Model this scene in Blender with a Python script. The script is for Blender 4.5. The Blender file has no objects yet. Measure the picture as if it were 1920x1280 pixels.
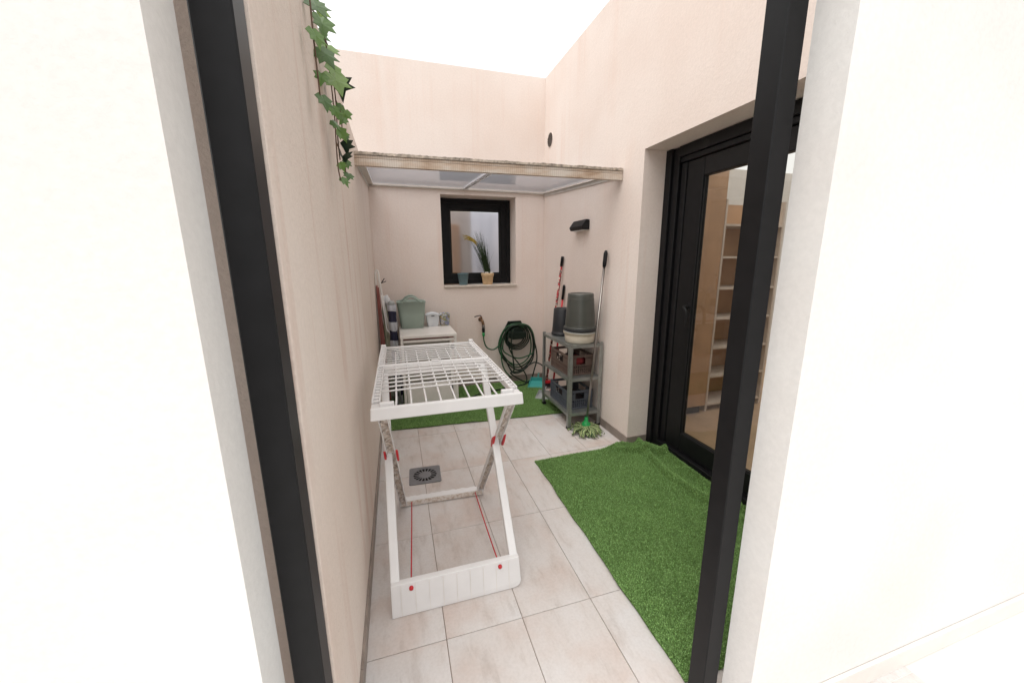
import bpy, bmesh, math, random
import numpy as np
from mathutils import Vector, Matrix

random.seed(7)
rng = np.random.default_rng(7)
C = bpy.context.scene.collection
SC = bpy.context.scene
R = math.radians
PI = math.pi

# ---------------------------------------------------------------- camera, sky, sun, exposure
cam_d = bpy.data.cameras.new('camera')
cam_d.sensor_width = 36.0
cam_d.lens = 709.92 / 1920 * 36
cam_d.clip_start = 0.02
cam_d.clip_end = 3000
cam = bpy.data.objects.new('camera', cam_d)
C.objects.link(cam)
cam.matrix_world = Matrix((
    (0.95693755, 0.06569004, -0.28276377, 0.0),
    (-0.29024156, 0.19801271, -0.93624292, 0.0),
    (-0.00551101, 0.97799573, 0.20855178, 1.55),
    (0, 0, 0, 1)))
SC.camera = cam

world = bpy.data.worlds.new("World")
SC.world = world
world.use_nodes = True
wn = world.node_tree
wn.nodes.clear()
w_out = wn.nodes.new('ShaderNodeOutputWorld')
w_bg = wn.nodes.new('ShaderNodeBackground')
w_sky = wn.nodes.new('ShaderNodeTexSky')
w_sky.sky_type = 'NISHITA'
w_sky.sun_disc = False
SUN_EL, SUN_AZ = 66.0, 235.0        # azimuth measured clockwise from +Y
w_sky.sun_elevation = R(SUN_EL)
w_sky.sun_rotation = R(SUN_AZ)
w_sky.air_density = 1.0
w_sky.dust_density = 6.0
w_sky.ozone_density = 1.0
w_hsv = wn.nodes.new('ShaderNodeHueSaturation')   # an overcast, nearly colourless sky
w_hsv.inputs['Saturation'].default_value = 0.12
w_bg.inputs['Strength'].default_value = 0.12
wn.links.new(w_sky.outputs[0], w_hsv.inputs['Color'])
w_mix = wn.nodes.new('ShaderNodeMix')            # cloud deck: evens the sky out
w_mix.data_type = 'RGBA'
w_mix.inputs[0].default_value = 0.75
w_mix.inputs[7].default_value = (6.0, 5.95, 5.85, 1)
wn.links.new(w_hsv.outputs[0], w_mix.inputs[6])
wn.links.new(w_mix.outputs[2], w_bg.inputs['Color'])
wn.links.new(w_bg.outputs[0], w_out.inputs['Surface'])

sun_d = bpy.data.lights.new('sun', 'SUN')
sun_d.energy = 0.6
sun_d.angle = R(60)
sun_d.color = (1.0, 0.95, 0.88)
sun = bpy.data.objects.new('sun', sun_d)
C.objects.link(sun)
_sd = Vector((math.sin(R(SUN_AZ)) * math.cos(R(SUN_EL)), math.cos(R(SUN_AZ)) * math.cos(R(SUN_EL)), math.sin(R(SUN_EL))))
sun.rotation_euler = _sd.to_track_quat('Z', 'Y').to_euler()

SC.view_settings.view_transform = 'Standard'
SC.view_settings.look = 'None'
SC.view_settings.gamma = 1
SC.view_settings.use_curve_mapping = False
SC.view_settings.exposure = 1.08
SC.render.engine = 'CYCLES'
SC.cycles.max_bounces = 10
SC.cycles.diffuse_bounces = 6
SC.cycles.transparent_max_bounces = 16


# ---------------------------------------------------------------- materials
def new_mat(name):
    m = bpy.data.materials.new(name)
    m.use_nodes = True
    nt = m.node_tree
    b = nt.nodes['Principled BSDF']
    return m, nt, b


def N(nt, t, **kw):
    n = nt.nodes.new(t)
    for k, v in kw.items():
        setattr(n, k, v)
    return n


def coords(nt, scale=(1, 1, 1), per_object=True):
    tc = N(nt, 'ShaderNodeTexCoord')
    mp = N(nt, 'ShaderNodeMapping')
    mp.inputs['Scale'].default_value = scale
    if per_object:
        oi = N(nt, 'ShaderNodeObjectInfo')
        ad = N(nt, 'ShaderNodeVectorMath', operation='MULTIPLY_ADD')
        ad.inputs[1].default_value = (37.0, 53.0, 29.0)
        nt.links.new(oi.outputs['Random'], ad.inputs[0])
        nt.links.new(tc.outputs['Object'], ad.inputs[2])
        nt.links.new(ad.outputs[0], mp.inputs['Vector'])
    else:
        nt.links.new(tc.outputs['Object'], mp.inputs['Vector'])
    return mp.outputs[0]


def noise(nt, vec, scale, detail=4, rough=0.55):
    n = N(nt, 'ShaderNodeTexNoise')
    n.inputs['Scale'].default_value = scale
    n.inputs['Detail'].default_value = detail
    n.inputs['Roughness'].default_value = rough
    nt.links.new(vec, n.inputs['Vector'])
    return n.outputs['Fac']


def ramp(nt, fac, stops):
    r = N(nt, 'ShaderNodeValToRGB')
    el = r.color_ramp.elements
    while len(el) < len(stops):
        el.new(0.5)
    for e, (p, c) in zip(el, stops):
        e.position = p
        e.color = (*c, 1) if len(c) == 3 else c
    nt.links.new(fac, r.inputs[0])
    return r.outputs['Color']


def mix(nt, fac, a, b, mode='MIX'):
    n = N(nt, 'ShaderNodeMix', data_type='RGBA', blend_type=mode)
    for s, v in ((n.inputs[0], fac), (n.inputs[6], a), (n.inputs[7], b)):
        if isinstance(v, (int, float)):
            s.default_value = v
        elif isinstance(v, tuple):
            s.default_value = (*v, 1) if len(v) == 3 else v
        else:
            nt.links.new(v, s)
    return n.outputs[2]


def bump(nt, b, h, strength=0.3, dist=0.002):
    n = N(nt, 'ShaderNodeBump')
    n.inputs['Strength'].default_value = strength
    n.inputs['Distance'].default_value = dist
    nt.links.new(h, n.inputs['Height'])
    nt.links.new(n.outputs[0], b.inputs['Normal'])


def simple(name, col, rough=0.5, var=0.15, scale=12.0, metal=0.0, bmp=0.0, bscale=150.0, spec=0.5):
    """one base colour with soft mottling and a fine relief"""
    m, nt, b = new_mat(name)
    v = coords(nt)
    f = noise(nt, v, scale, 5)
    lo = tuple(max(0, c * (1 - var)) for c in col)
    hi = tuple(min(1, c * (1 + var)) for c in col)
    nt.links.new(ramp(nt, f, [(0.3, lo), (0.7, hi)]), b.inputs['Base Color'])
    b.inputs['Roughness'].default_value = rough
    b.inputs['Metallic'].default_value = metal
    b.inputs['Specular IOR Level'].default_value = spec
    if bmp:
        bump(nt, b, noise(nt, v, bscale, 3), bmp)
    return m


def plaster(name, col, stain, stain_amt, rel=0.55):
    m, nt, b = new_mat(name)
    v = coords(nt, per_object=False)
    vs = coords(nt, (7.0, 7.0, 0.22), per_object=False)     # tall narrow streaks of run-off
    vs2 = coords(nt, (26.0, 26.0, 0.35), per_object=False)
    big = noise(nt, v, 1.1, 3)
    fine = noise(nt, v, 60, 5)
    lo = (col[0] * 0.96, col[1] * 0.915, col[2] * 0.89)
    hi = tuple(min(1, c * 1.04) for c in col)
    base = ramp(nt, big, [(0.3, lo), (0.7, hi)])
    s1 = ramp(nt, noise(nt, vs, 1.0, 4, 0.6), [(0.52, (0, 0, 0)), (0.72, (1, 1, 1))])
    s2 = ramp(nt, noise(nt, vs2, 1.0, 3, 0.6), [(0.60, (0, 0, 0)), (0.74, (1, 1, 1))])
    patch = ramp(nt, noise(nt, v, 1.7, 3), [(0.38, (0, 0, 0)), (0.62, (1, 1, 1))])
    s = mix(nt, 0.55, s1, s2, 'ADD')
    s = mix(nt, 1.0, s, patch, 'MULTIPLY')
    sc = N(nt, 'ShaderNodeMath', operation='MULTIPLY')
    nt.links.new(s, sc.inputs[0])
    sc.inputs[1].default_value = stain_amt
    c = mix(nt, sc.outputs[0], base, stain)
    c = mix(nt, 0.12, c, ramp(nt, fine, [(0.35, (0.6, 0.6, 0.6)), (0.65, (1, 1, 1))]), 'MULTIPLY')
    nt.links.new(c, b.inputs['Base Color'])
    b.inputs['Roughness'].default_value = 0.9
    b.inputs['Specular IOR Level'].default_value = 0.2
    h = mix(nt, 0.5, noise(nt, v, 95, 4, 0.6), noise(nt, v, 28, 3))
    bump(nt, b, h, rel, 0.006)
    return m


M = {}
M['plaster'] = plaster('pink_white_render', (0.81, 0.725, 0.672), (0.73, 0.53, 0.44), 0.38)
M['plaster_left'] = plaster('rough_render', (0.76, 0.68, 0.622), (0.58, 0.37, 0.295), 0.75, 1.0)
M['white_wall'] = plaster('white_render', (0.80, 0.80, 0.79), (0.76, 0.75, 0.73), 0.2, 0.3)
M['white_floor'] = simple('pale_floor', (0.72, 0.70, 0.67), 0.4, 0.05, 5)
M['ground'] = simple('concrete_ground', (0.30, 0.29, 0.28), 0.9, 0.2, 3)
M['grout'] = simple('grout', (0.30, 0.22, 0.175), 0.9, 0.25, 30)
M['skirting'] = simple('skirting_tile', (0.27, 0.225, 0.195), 0.5, 0.2, 9)

# floor tiles: stone look with diagonal veins
m, nt, b = new_mat('stone_tile')
v = coords(nt)
rot = N(nt, 'ShaderNodeMapping')
rot.inputs['Rotation'].default_value = (0, 0, R(38))
rot.inputs['Scale'].default_value = (15, 4.2, 4)
nt.links.new(v, rot.inputs['Vector'])
vein = noise(nt, rot.outputs[0], 1.0, 8, 0.65)
cloud = noise(nt, v, 3.2, 4)
grain = noise(nt, v, 90, 4)
c = ramp(nt, cloud, [(0.25, (0.60, 0.50, 0.455)), (0.5, (0.66, 0.625, 0.61)), (0.75, (0.69, 0.685, 0.69))])
c = mix(nt, 0.42, c, ramp(nt, vein, [(0.33, (0.62, 0.55, 0.50)), (0.46, (0.93, 0.91, 0.89)), (0.62, (1, 1, 1)), (0.75, (1.0, 0.95, 0.93))]), 'MULTIPLY')
c = mix(nt, 0.25, c, ramp(nt, grain, [(0.3, (0.7, 0.68, 0.66)), (0.6, (1, 1, 1))]), 'MULTIPLY')
oi = N(nt, 'ShaderNodeObjectInfo')
c = mix(nt, 0.35, c, ramp(nt, oi.outputs['Random'], [(0, (0.88, 0.83, 0.79)), (1, (1, 1, 1))]), 'MULTIPLY')
nt.links.new(c, b.inputs['Base Color'])
nt.links.new(ramp(nt, vein, [(0.3, (0.55,) * 3), (0.7, (0.36,) * 3)]), b.inputs['Roughness'])
bump(nt, b, vein, 0.12, 0.002)
M['tile'] = m


def turf(name, dark, light):
    m, nt, b = new_mat(name)
    v = coords(nt, per_object=False)
    f = noise(nt, v, 420, 2, 0.7)
    g = noise(nt, v, 6, 4)
    wv = N(nt, 'ShaderNodeTexWhiteNoise', noise_dimensions='3D')
    sn = N(nt, 'ShaderNodeVectorMath', operation='SNAP')
    sn.inputs[1].default_value = (0.0026, 0.0026, 0.05)
    nt.links.new(v, sn.inputs[0])
    nt.links.new(sn.outputs[0], wv.inputs['Vector'])
    c = ramp(nt, wv.outputs['Value'], [(0.0, dark), (0.75, light), (1.0, tuple(min(1, x * 1.9 + 0.06) for x in light))])
    c = mix(nt, 0.55, c, ramp(nt, g, [(0.3, (0.7, 0.72, 0.7)), (0.7, (1, 1, 1))]), 'MULTIPLY')
    c = mix(nt, 0.3, c, ramp(nt, f, [(0.3, (0.5, 0.5, 0.5)), (0.7, (1, 1, 1))]), 'MULTIPLY')
    nt.links.new(c, b.inputs['Base Color'])
    b.inputs['Roughness'].default_value = 0.55
    b.inputs['Specular IOR Level'].default_value = 0.35
    return m


M['turf'] = turf('turf_blades', (0.115, 0.235, 0.046), (0.27, 0.45, 0.15))
M['turf_back'] = simple('turf_backing', (0.075, 0.14, 0.032), 0.9, 0.3, 60)
M['anthracite'] = simple('anthracite_aluminium', (0.007, 0.007, 0.008), 0.42, 0.2, 20, spec=0.22)
M['gasket'] = simple('rubber_gasket', (0.006, 0.006, 0.006), 0.7, 0.2)
M['white_plastic'] = simple('white_plastic', (0.745, 0.735, 0.735), 0.38, 0.035, 9)
M['white_paint'] = simple('white_painted_metal', (0.74, 0.71, 0.67), 0.35, 0.05, 9)
M['red'] = simple('red_plastic', (0.50, 0.012, 0.02), 0.35, 0.15)
M['cord_red'] = simple('red_cord', (0.55, 0.015, 0.03), 0.6, 0.2, 200)
M['zinc'] = simple('galvanised_steel', (0.33, 0.345, 0.335), 0.42, 0.18, 14, metal=0.75)
M['zinc_dark'] = simple('worn_zinc', (0.2, 0.21, 0.2), 0.45, 0.2, 14, metal=0.7)
M['drain_steel'] = simple('grey_drain_plate', (0.235, 0.235, 0.25), 0.45, 0.12, 30, metal=0.4)
M['black_hole'] = simple('dark_sump', (0.006, 0.006, 0.006), 0.95, 0.2)
M['black_plastic'] = simple('black_plastic', (0.008, 0.008, 0.009), 0.5, 0.2, spec=0.25)
M['charcoal_plastic'] = simple('charcoal_plastic', (0.022, 0.023, 0.026), 0.45, 0.2, 10, spec=0.35)
M['greygreen_plastic'] = simple('grey_green_plastic', (0.070, 0.074, 0.066), 0.33, 0.08, 8)
M['cream_plastic'] = simple('cream_plastic', (0.62, 0.56, 0.46), 0.4, 0.08, 8)
M['sage_plastic'] = simple('sage_green_plastic', (0.29, 0.36, 0.31), 0.42, 0.06, 8)
M['bluewhite_plastic'] = simple('blue_white_plastic', (0.66, 0.69, 0.72), 0.4, 0.05, 8)
M['brown_plastic'] = simple('brown_crate_plastic', (0.125, 0.085, 0.07), 0.5, 0.15, 10)
M['slate_plastic'] = simple('slate_blue_crate_plastic', (0.072, 0.083, 0.105), 0.5, 0.15, 10)
M['teal'] = simple('teal_plastic', (0.06, 0.36, 0.33), 0.4, 0.1)
M['grey_plastic'] = simple('light_grey_plastic', (0.36, 0.38, 0.38), 0.45, 0.1)
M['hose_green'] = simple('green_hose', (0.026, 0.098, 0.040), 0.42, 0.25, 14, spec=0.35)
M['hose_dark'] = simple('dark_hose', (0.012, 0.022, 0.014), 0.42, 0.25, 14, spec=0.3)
M['reel'] = simple('dark_green_holder', (0.008, 0.016, 0.011), 0.45, 0.2, spec=0.3)
M['brass'] = simple('tarnished_brass', (0.20, 0.12, 0.07), 0.4, 0.3, 40, metal=0.9)
M['chrome'] = simple('steel_tube', (0.27, 0.25, 0.235), 0.28, 0.12, 10, metal=1.0)
M['pot_blue'] = simple('blue_pot', (0.125, 0.21, 0.245), 0.55, 0.08)
M['pot_cream'] = simple('cream_pot', (0.62, 0.44, 0.255), 0.6, 0.1, 20)
M['leaf_grass'] = simple('grass_leaf', (0.028, 0.055, 0.013), 0.5, 0.6, 9)
M['leaf_yellow'] = simple('yellow_plume', (0.36, 0.26, 0.045), 0.7, 0.3, 40)
M['pebble'] = simple('white_pebble', (0.7, 0.68, 0.62), 0.6, 0.1)
M['soil'] = simple('dark_soil', (0.02, 0.016, 0.012), 0.95, 0.4, 80)
M['vine'] = simple('vine_stem', (0.10, 0.055, 0.03), 0.7, 0.3, 60)
M['wood'] = simple('light_oak', (0.42, 0.255, 0.145), 0.5, 0.12, 6)
M['room_paint'] = simple('room_paint', (0.62, 0.585, 0.545), 0.85, 0.05, 4)
M['room_floor'] = simple('warm_floor_tile', (0.42, 0.29, 0.19), 0.35, 0.15, 4)
M['curtain'] = simple('pale_blue_curtain', (0.62, 0.66, 0.72), 0.9, 0.06, 10)
M['shelf_white'] = simple('pale_shelf_board', (0.55, 0.47, 0.40), 0.5, 0.1)
M['dark_cloth'] = simple('dark_cloth', (0.03, 0.022, 0.024), 0.9, 0.4, 30)
M['red_cloth'] = simple('red_cloth', (0.20, 0.018, 0.022), 0.85, 0.3, 30)
M['board_grey'] = simple('grey_back_board', (0.26, 0.245, 0.21), 0.75, 0.18, 7)
M['sill'] = simple('cream_stone_sill', (0.60, 0.53, 0.46), 0.55, 0.1, 14)
M['redbrown'] = simple('faded_red_pole', (0.25, 0.075, 0.06), 0.5, 0.2)
M['foil'] = simple('silvery_film', (0.62, 0.63, 0.64), 0.3, 0.1, 30)
M['olive_cloth'] = simple('olive_white_cloth', (0.33, 0.34, 0.25), 0.85, 0.35, 14)

# dirty rib lattice inside the airer's legs
m, nt, b = new_mat('grimy_plastic')
v = coords(nt)
c = ramp(nt, noise(nt, v, 55, 5, 0.65), [(0.28, (0.36, 0.25, 0.19)), (0.42, (0.56, 0.47, 0.40)), (0.58, (0.70, 0.65, 0.61))])
nt.links.new(c, b.inputs['Base Color'])
b.inputs['Roughness'].default_value = 0.75
M['grimy'] = m


def cells(name, cols, scale, rough=0.5):
    m, nt, b = new_mat(name)
    v = coords(nt)
    vo = N(nt, 'ShaderNodeTexVoronoi')
    vo.inputs['Scale'].default_value = scale
    nt.links.new(v, vo.inputs['Vector'])
    sep = N(nt, 'ShaderNodeSeparateColor')
    nt.links.new(vo.outputs['Color'], sep.inputs[0])
    r = N(nt, 'ShaderNodeValToRGB')
    r.color_ramp.interpolation = 'CONSTANT'
    el = r.color_ramp.elements
    while len(el) < len(cols):
        el.new(0.5)
    for i, (e, cc) in enumerate(zip(el, cols)):
        e.position = i / len(cols)
        e.color = (*cc, 1)
    nt.links.new(sep.outputs[0], r.inputs[0])
    nt.links.new(r.outputs[0], b.inputs['Base Color'])
    b.inputs['Roughness'].default_value = rough
    return m


M['leopard'] = cells('spotted_red_handle_print', [(0.36, 0.015, 0.02), (0.40, 0.02, 0.025), (0.62, 0.50, 0.42), (0.03, 0.012, 0.012)], 62)
M['photo_print'] = cells('printed_tub', [(0.20, 0.22, 0.33), (0.30, 0.31, 0.40), (0.21, 0.24, 0.12), (0.38, 0.30, 0.10), (0.52, 0.52, 0.55)], 70)


def stripes(name, cols, period, axis=2, rough=0.8):
    m, nt, b = new_mat(name)
    tc = N(nt, 'ShaderNodeTexCoord')
    sp = N(nt, 'ShaderNodeSeparateXYZ')
    nt.links.new(tc.outputs['Object'], sp.inputs[0])
    nz = noise(nt, coords(nt), 9, 2)
    a = N(nt, 'ShaderNodeMath', operation='MULTIPLY_ADD')
    nt.links.new(nz, a.inputs[0])
    a.inputs[1].default_value = 0.07
    nt.links.new(sp.outputs[axis], a.inputs[2])
    d = N(nt, 'ShaderNodeMath', operation='DIVIDE')
    d.inputs[1].default_value = period
    nt.links.new(a.outputs[0], d.inputs[0])
    f = N(nt, 'ShaderNodeMath', operation='FRACT')
    nt.links.new(d.outputs[0], f.inputs[0])
    r = N(nt, 'ShaderNodeValToRGB')
    r.color_ramp.interpolation = 'CONSTANT'
    el = r.color_ramp.elements
    while len(el) < len(cols):
        el.new(0.5)
    for i, (e, cc) in enumerate(zip(el, cols)):
        e.position = i / len(cols)
        e.color = (*cc, 1)
    nt.links.new(f.outputs[0], r.inputs[0])
    nt.links.new(r.outputs[0], b.inputs['Base Color'])
    b.inputs['Roughness'].default_value = rough
    return m


M['navy_stripe'] = stripes('navy_white_stripes', [(0.012, 0.012, 0.035), (0.42, 0.43, 0.46)], 0.20)
M['mop_strip'] = stripes('green_cream_mop_strips', [(0.05, 0.11, 0.03), (0.44, 0.50, 0.24), (0.03, 0.07, 0.025), (0.36, 0.44, 0.20)], 0.026, 1)
M['mop_green'] = simple('bright_green_plastic', (0.010, 0.27, 0.065), 0.3, 0.1)

# opal multiwall polycarbonate, glossy underneath
m, nt, b = new_mat('opal_polycarbonate')
nt.nodes.remove(b)
out = nt.nodes['Material Output']
tr = N(nt, 'ShaderNodeBsdfTranslucent')
tr.inputs['Color'].default_value = (0.36, 0.36, 0.385, 1)
df = N(nt, 'ShaderNodeBsdfDiffuse')
df.inputs['Color'].default_value = (0.40, 0.40, 0.42, 1)
gl = N(nt, 'ShaderNodeBsdfGlossy')
gl.inputs['Roughness'].default_value = 0.06
v = coords(nt, (1, 1, 1))
wv = N(nt, 'ShaderNodeTexWave', bands_direction='X')
wv.inputs['Scale'].default_value = 32
nt.links.new(v, wv.inputs['Vector'])
bp = N(nt, 'ShaderNodeBump')
bp.inputs['Strength'].default_value = 0.02
bp.inputs['Distance'].default_value = 0.001
nt.links.new(wv.outputs['Fac'], bp.inputs['Height'])
nt.links.new(bp.outputs[0], gl.inputs['Normal'])
m1 = N(nt, 'ShaderNodeMixShader')
m1.inputs[0].default_value = 0.30
nt.links.new(tr.outputs[0], m1.inputs[1])
nt.links.new(df.outputs[0], m1.inputs[2])
fr = N(nt, 'ShaderNodeFresnel')
fr.inputs['IOR'].default_value = 1.58
m2 = N(nt, 'ShaderNodeMixShader')
ge = N(nt, 'ShaderNodeNewGeometry')
iv_ = N(nt, 'ShaderNodeMath', operation='SUBTRACT')
iv_.inputs[0].default_value = 1.0
nt.links.new(ge.outputs['Backfacing'], iv_.inputs[1])
ml = N(nt, 'ShaderNodeMath', operation='MULTIPLY')
nt.links.new(fr.outputs[0], ml.inputs[0])
nt.links.new(iv_.outputs[0], ml.inputs[1])
nt.links.new(ml.outputs[0], m2.inputs[0])
tp_ = N(nt, 'ShaderNodeBsdfTransparent')      # clear when looked through squarely, milky at a glancing angle (the inner webs)
tp_.inputs['Color'].default_value = (0.97, 0.97, 0.98, 1)
lw_ = N(nt, 'ShaderNodeLayerWeight')
lw_.inputs['Blend'].default_value = 0.5
rp_ = ramp(nt, lw_.outputs['Facing'], [(0.45, (0.08, 0.08, 0.08)), (0.80, (1, 1, 1))])
m3 = N(nt, 'ShaderNodeMixShader')
nt.links.new(rp_, m3.inputs[0])
nt.links.new(tp_.outputs[0], m3.inputs[1])
nt.links.new(m1.outputs[0], m3.inputs[2])
nt.links.new(m3.outputs[0], m2.inputs[1])
nt.links.new(gl.outputs[0], m2.inputs[2])
nt.links.new(m2.outputs[0], out.inputs['Surface'])
M['poly'] = m
M['joint_clear'] = simple('frosted_joint_strip', (0.80, 0.80, 0.82), 0.4, 0.05)
M['joint_clear'].node_tree.nodes['Principled BSDF'].inputs['Transmission Weight'].default_value = 0.5

# weathered multiwall edge of the canopy
m, nt, b = new_mat('weathered_canopy_edge')
v = coords(nt, per_object=False)
wv = N(nt, 'ShaderNodeTexWave', bands_direction='X')
wv.inputs['Scale'].default_value = 20
wv.inputs['Distortion'].default_value = 0.6
nt.links.new(v, wv.inputs['Vector'])
c = ramp(nt, noise(nt, coords(nt, (1.6, 1, 5), per_object=False), 2.0, 5, 0.6), [(0.34, (0.33, 0.22, 0.145)), (0.47, (0.50, 0.39, 0.30)), (0.62, (0.60, 0.54, 0.48))])
c = mix(nt, 0.35, c, ramp(nt, wv.outputs['Fac'], [(0.0, (0.5, 0.42, 0.36)), (0.35, (1, 1, 1))]), 'MULTIPLY')
nt.links.new(c, b.inputs['Base Color'])
b.inputs['Roughness'].default_value = 0.6
bump(nt, b, wv.outputs['Fac'], 0.25, 0.002)
M['canopy_edge'] = m
M['tape'] = simple('peeling_dirty_tape', (0.37, 0.315, 0.26), 0.5, 0.6, 38, bmp=0.5, bscale=60)
M['alu_white'] = simple('white_aluminium_angle', (0.56, 0.53, 0.49), 0.4, 0.08, 9)


def glass(name, tint, ior=1.5, extra=0.0, rough=0.01):
    m, nt, b = new_mat(name)
    nt.nodes.remove(b)
    out = nt.nodes['Material Output']
    if rough > 0.05:         # obscured glass: what lies behind is seen blurred
        t = N(nt, 'ShaderNodeBsdfRefraction')
        t.inputs['IOR'].default_value = 1.02
        t.inputs['Roughness'].default_value = 0.75
        t.inputs['Color'].default_value = (*tint, 1)
    else:
        t = N(nt, 'ShaderNodeBsdfTransparent')
        t.inputs['Color'].default_value = (*tint, 1)
    g = N(nt, 'ShaderNodeBsdfGlossy')
    g.inputs['Roughness'].default_value = rough
    f = N(nt, 'ShaderNodeFresnel')
    f.inputs['IOR'].default_value = ior
    a = N(nt, 'ShaderNodeMath', operation='ADD')
    a.inputs[1].default_value = extra
    a.use_clamp = True
    nt.links.new(f.outputs[0], a.inputs[0])
    mx = N(nt, 'ShaderNodeMixShader')
    ge = N(nt, 'ShaderNodeNewGeometry')
    iv_ = N(nt, 'ShaderNodeMath', operation='SUBTRACT')
    iv_.inputs[0].default_value = 1.0
    nt.links.new(ge.outputs['Backfacing'], iv_.inputs[1])
    ml = N(nt, 'ShaderNodeMath', operation='MULTIPLY')
    nt.links.new(a.outputs[0], ml.inputs[0])
    nt.links.new(iv_.outputs[0], ml.inputs[1])
    nt.links.new(ml.outputs[0], mx.inputs[0])
    nt.links.new(t.outputs[0], mx.inputs[1])
    nt.links.new(g.outputs[0], mx.inputs[2])
    nt.links.new(mx.outputs[0], out.inputs['Surface'])
    return m


M['glass'] = glass('clear_pane', (0.80, 0.79, 0.81), 1.5, 0.12, 0.10)
M['glass_door'] = glass('door_pane', (0.84, 0.84, 0.82), 1.5, 0.02)

# ivy leaf: green with a paler vein at the middle
m, nt, b = new_mat('ivy_leaf')
v = coords(nt)
oi = N(nt, 'ShaderNodeObjectInfo')
c = ramp(nt, oi.outputs['Random'], [(0, (0.045, 0.11, 0.014)), (0.55, (0.09, 0.19, 0.025)), (1, (0.15, 0.25, 0.035))])
c = mix(nt, 0.35, c, ramp(nt, noise(nt, v, 45, 4), [(0.3, (0.6, 0.6, 0.6)), (0.7, (1, 1, 1))]), 'MULTIPLY')
nt.links.new(c, b.inputs['Base Color'])
b.inputs['Roughness'].default_value = 0.45
M['ivy'] = m
M['ivy_dark'] = simple('dark_ivy_leaf', (0.022, 0.042, 0.022), 0.5, 0.3, 30)


# ---------------------------------------------------------------- mesh helpers (all coordinates are world coordinates)
WLOC = {}


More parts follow.
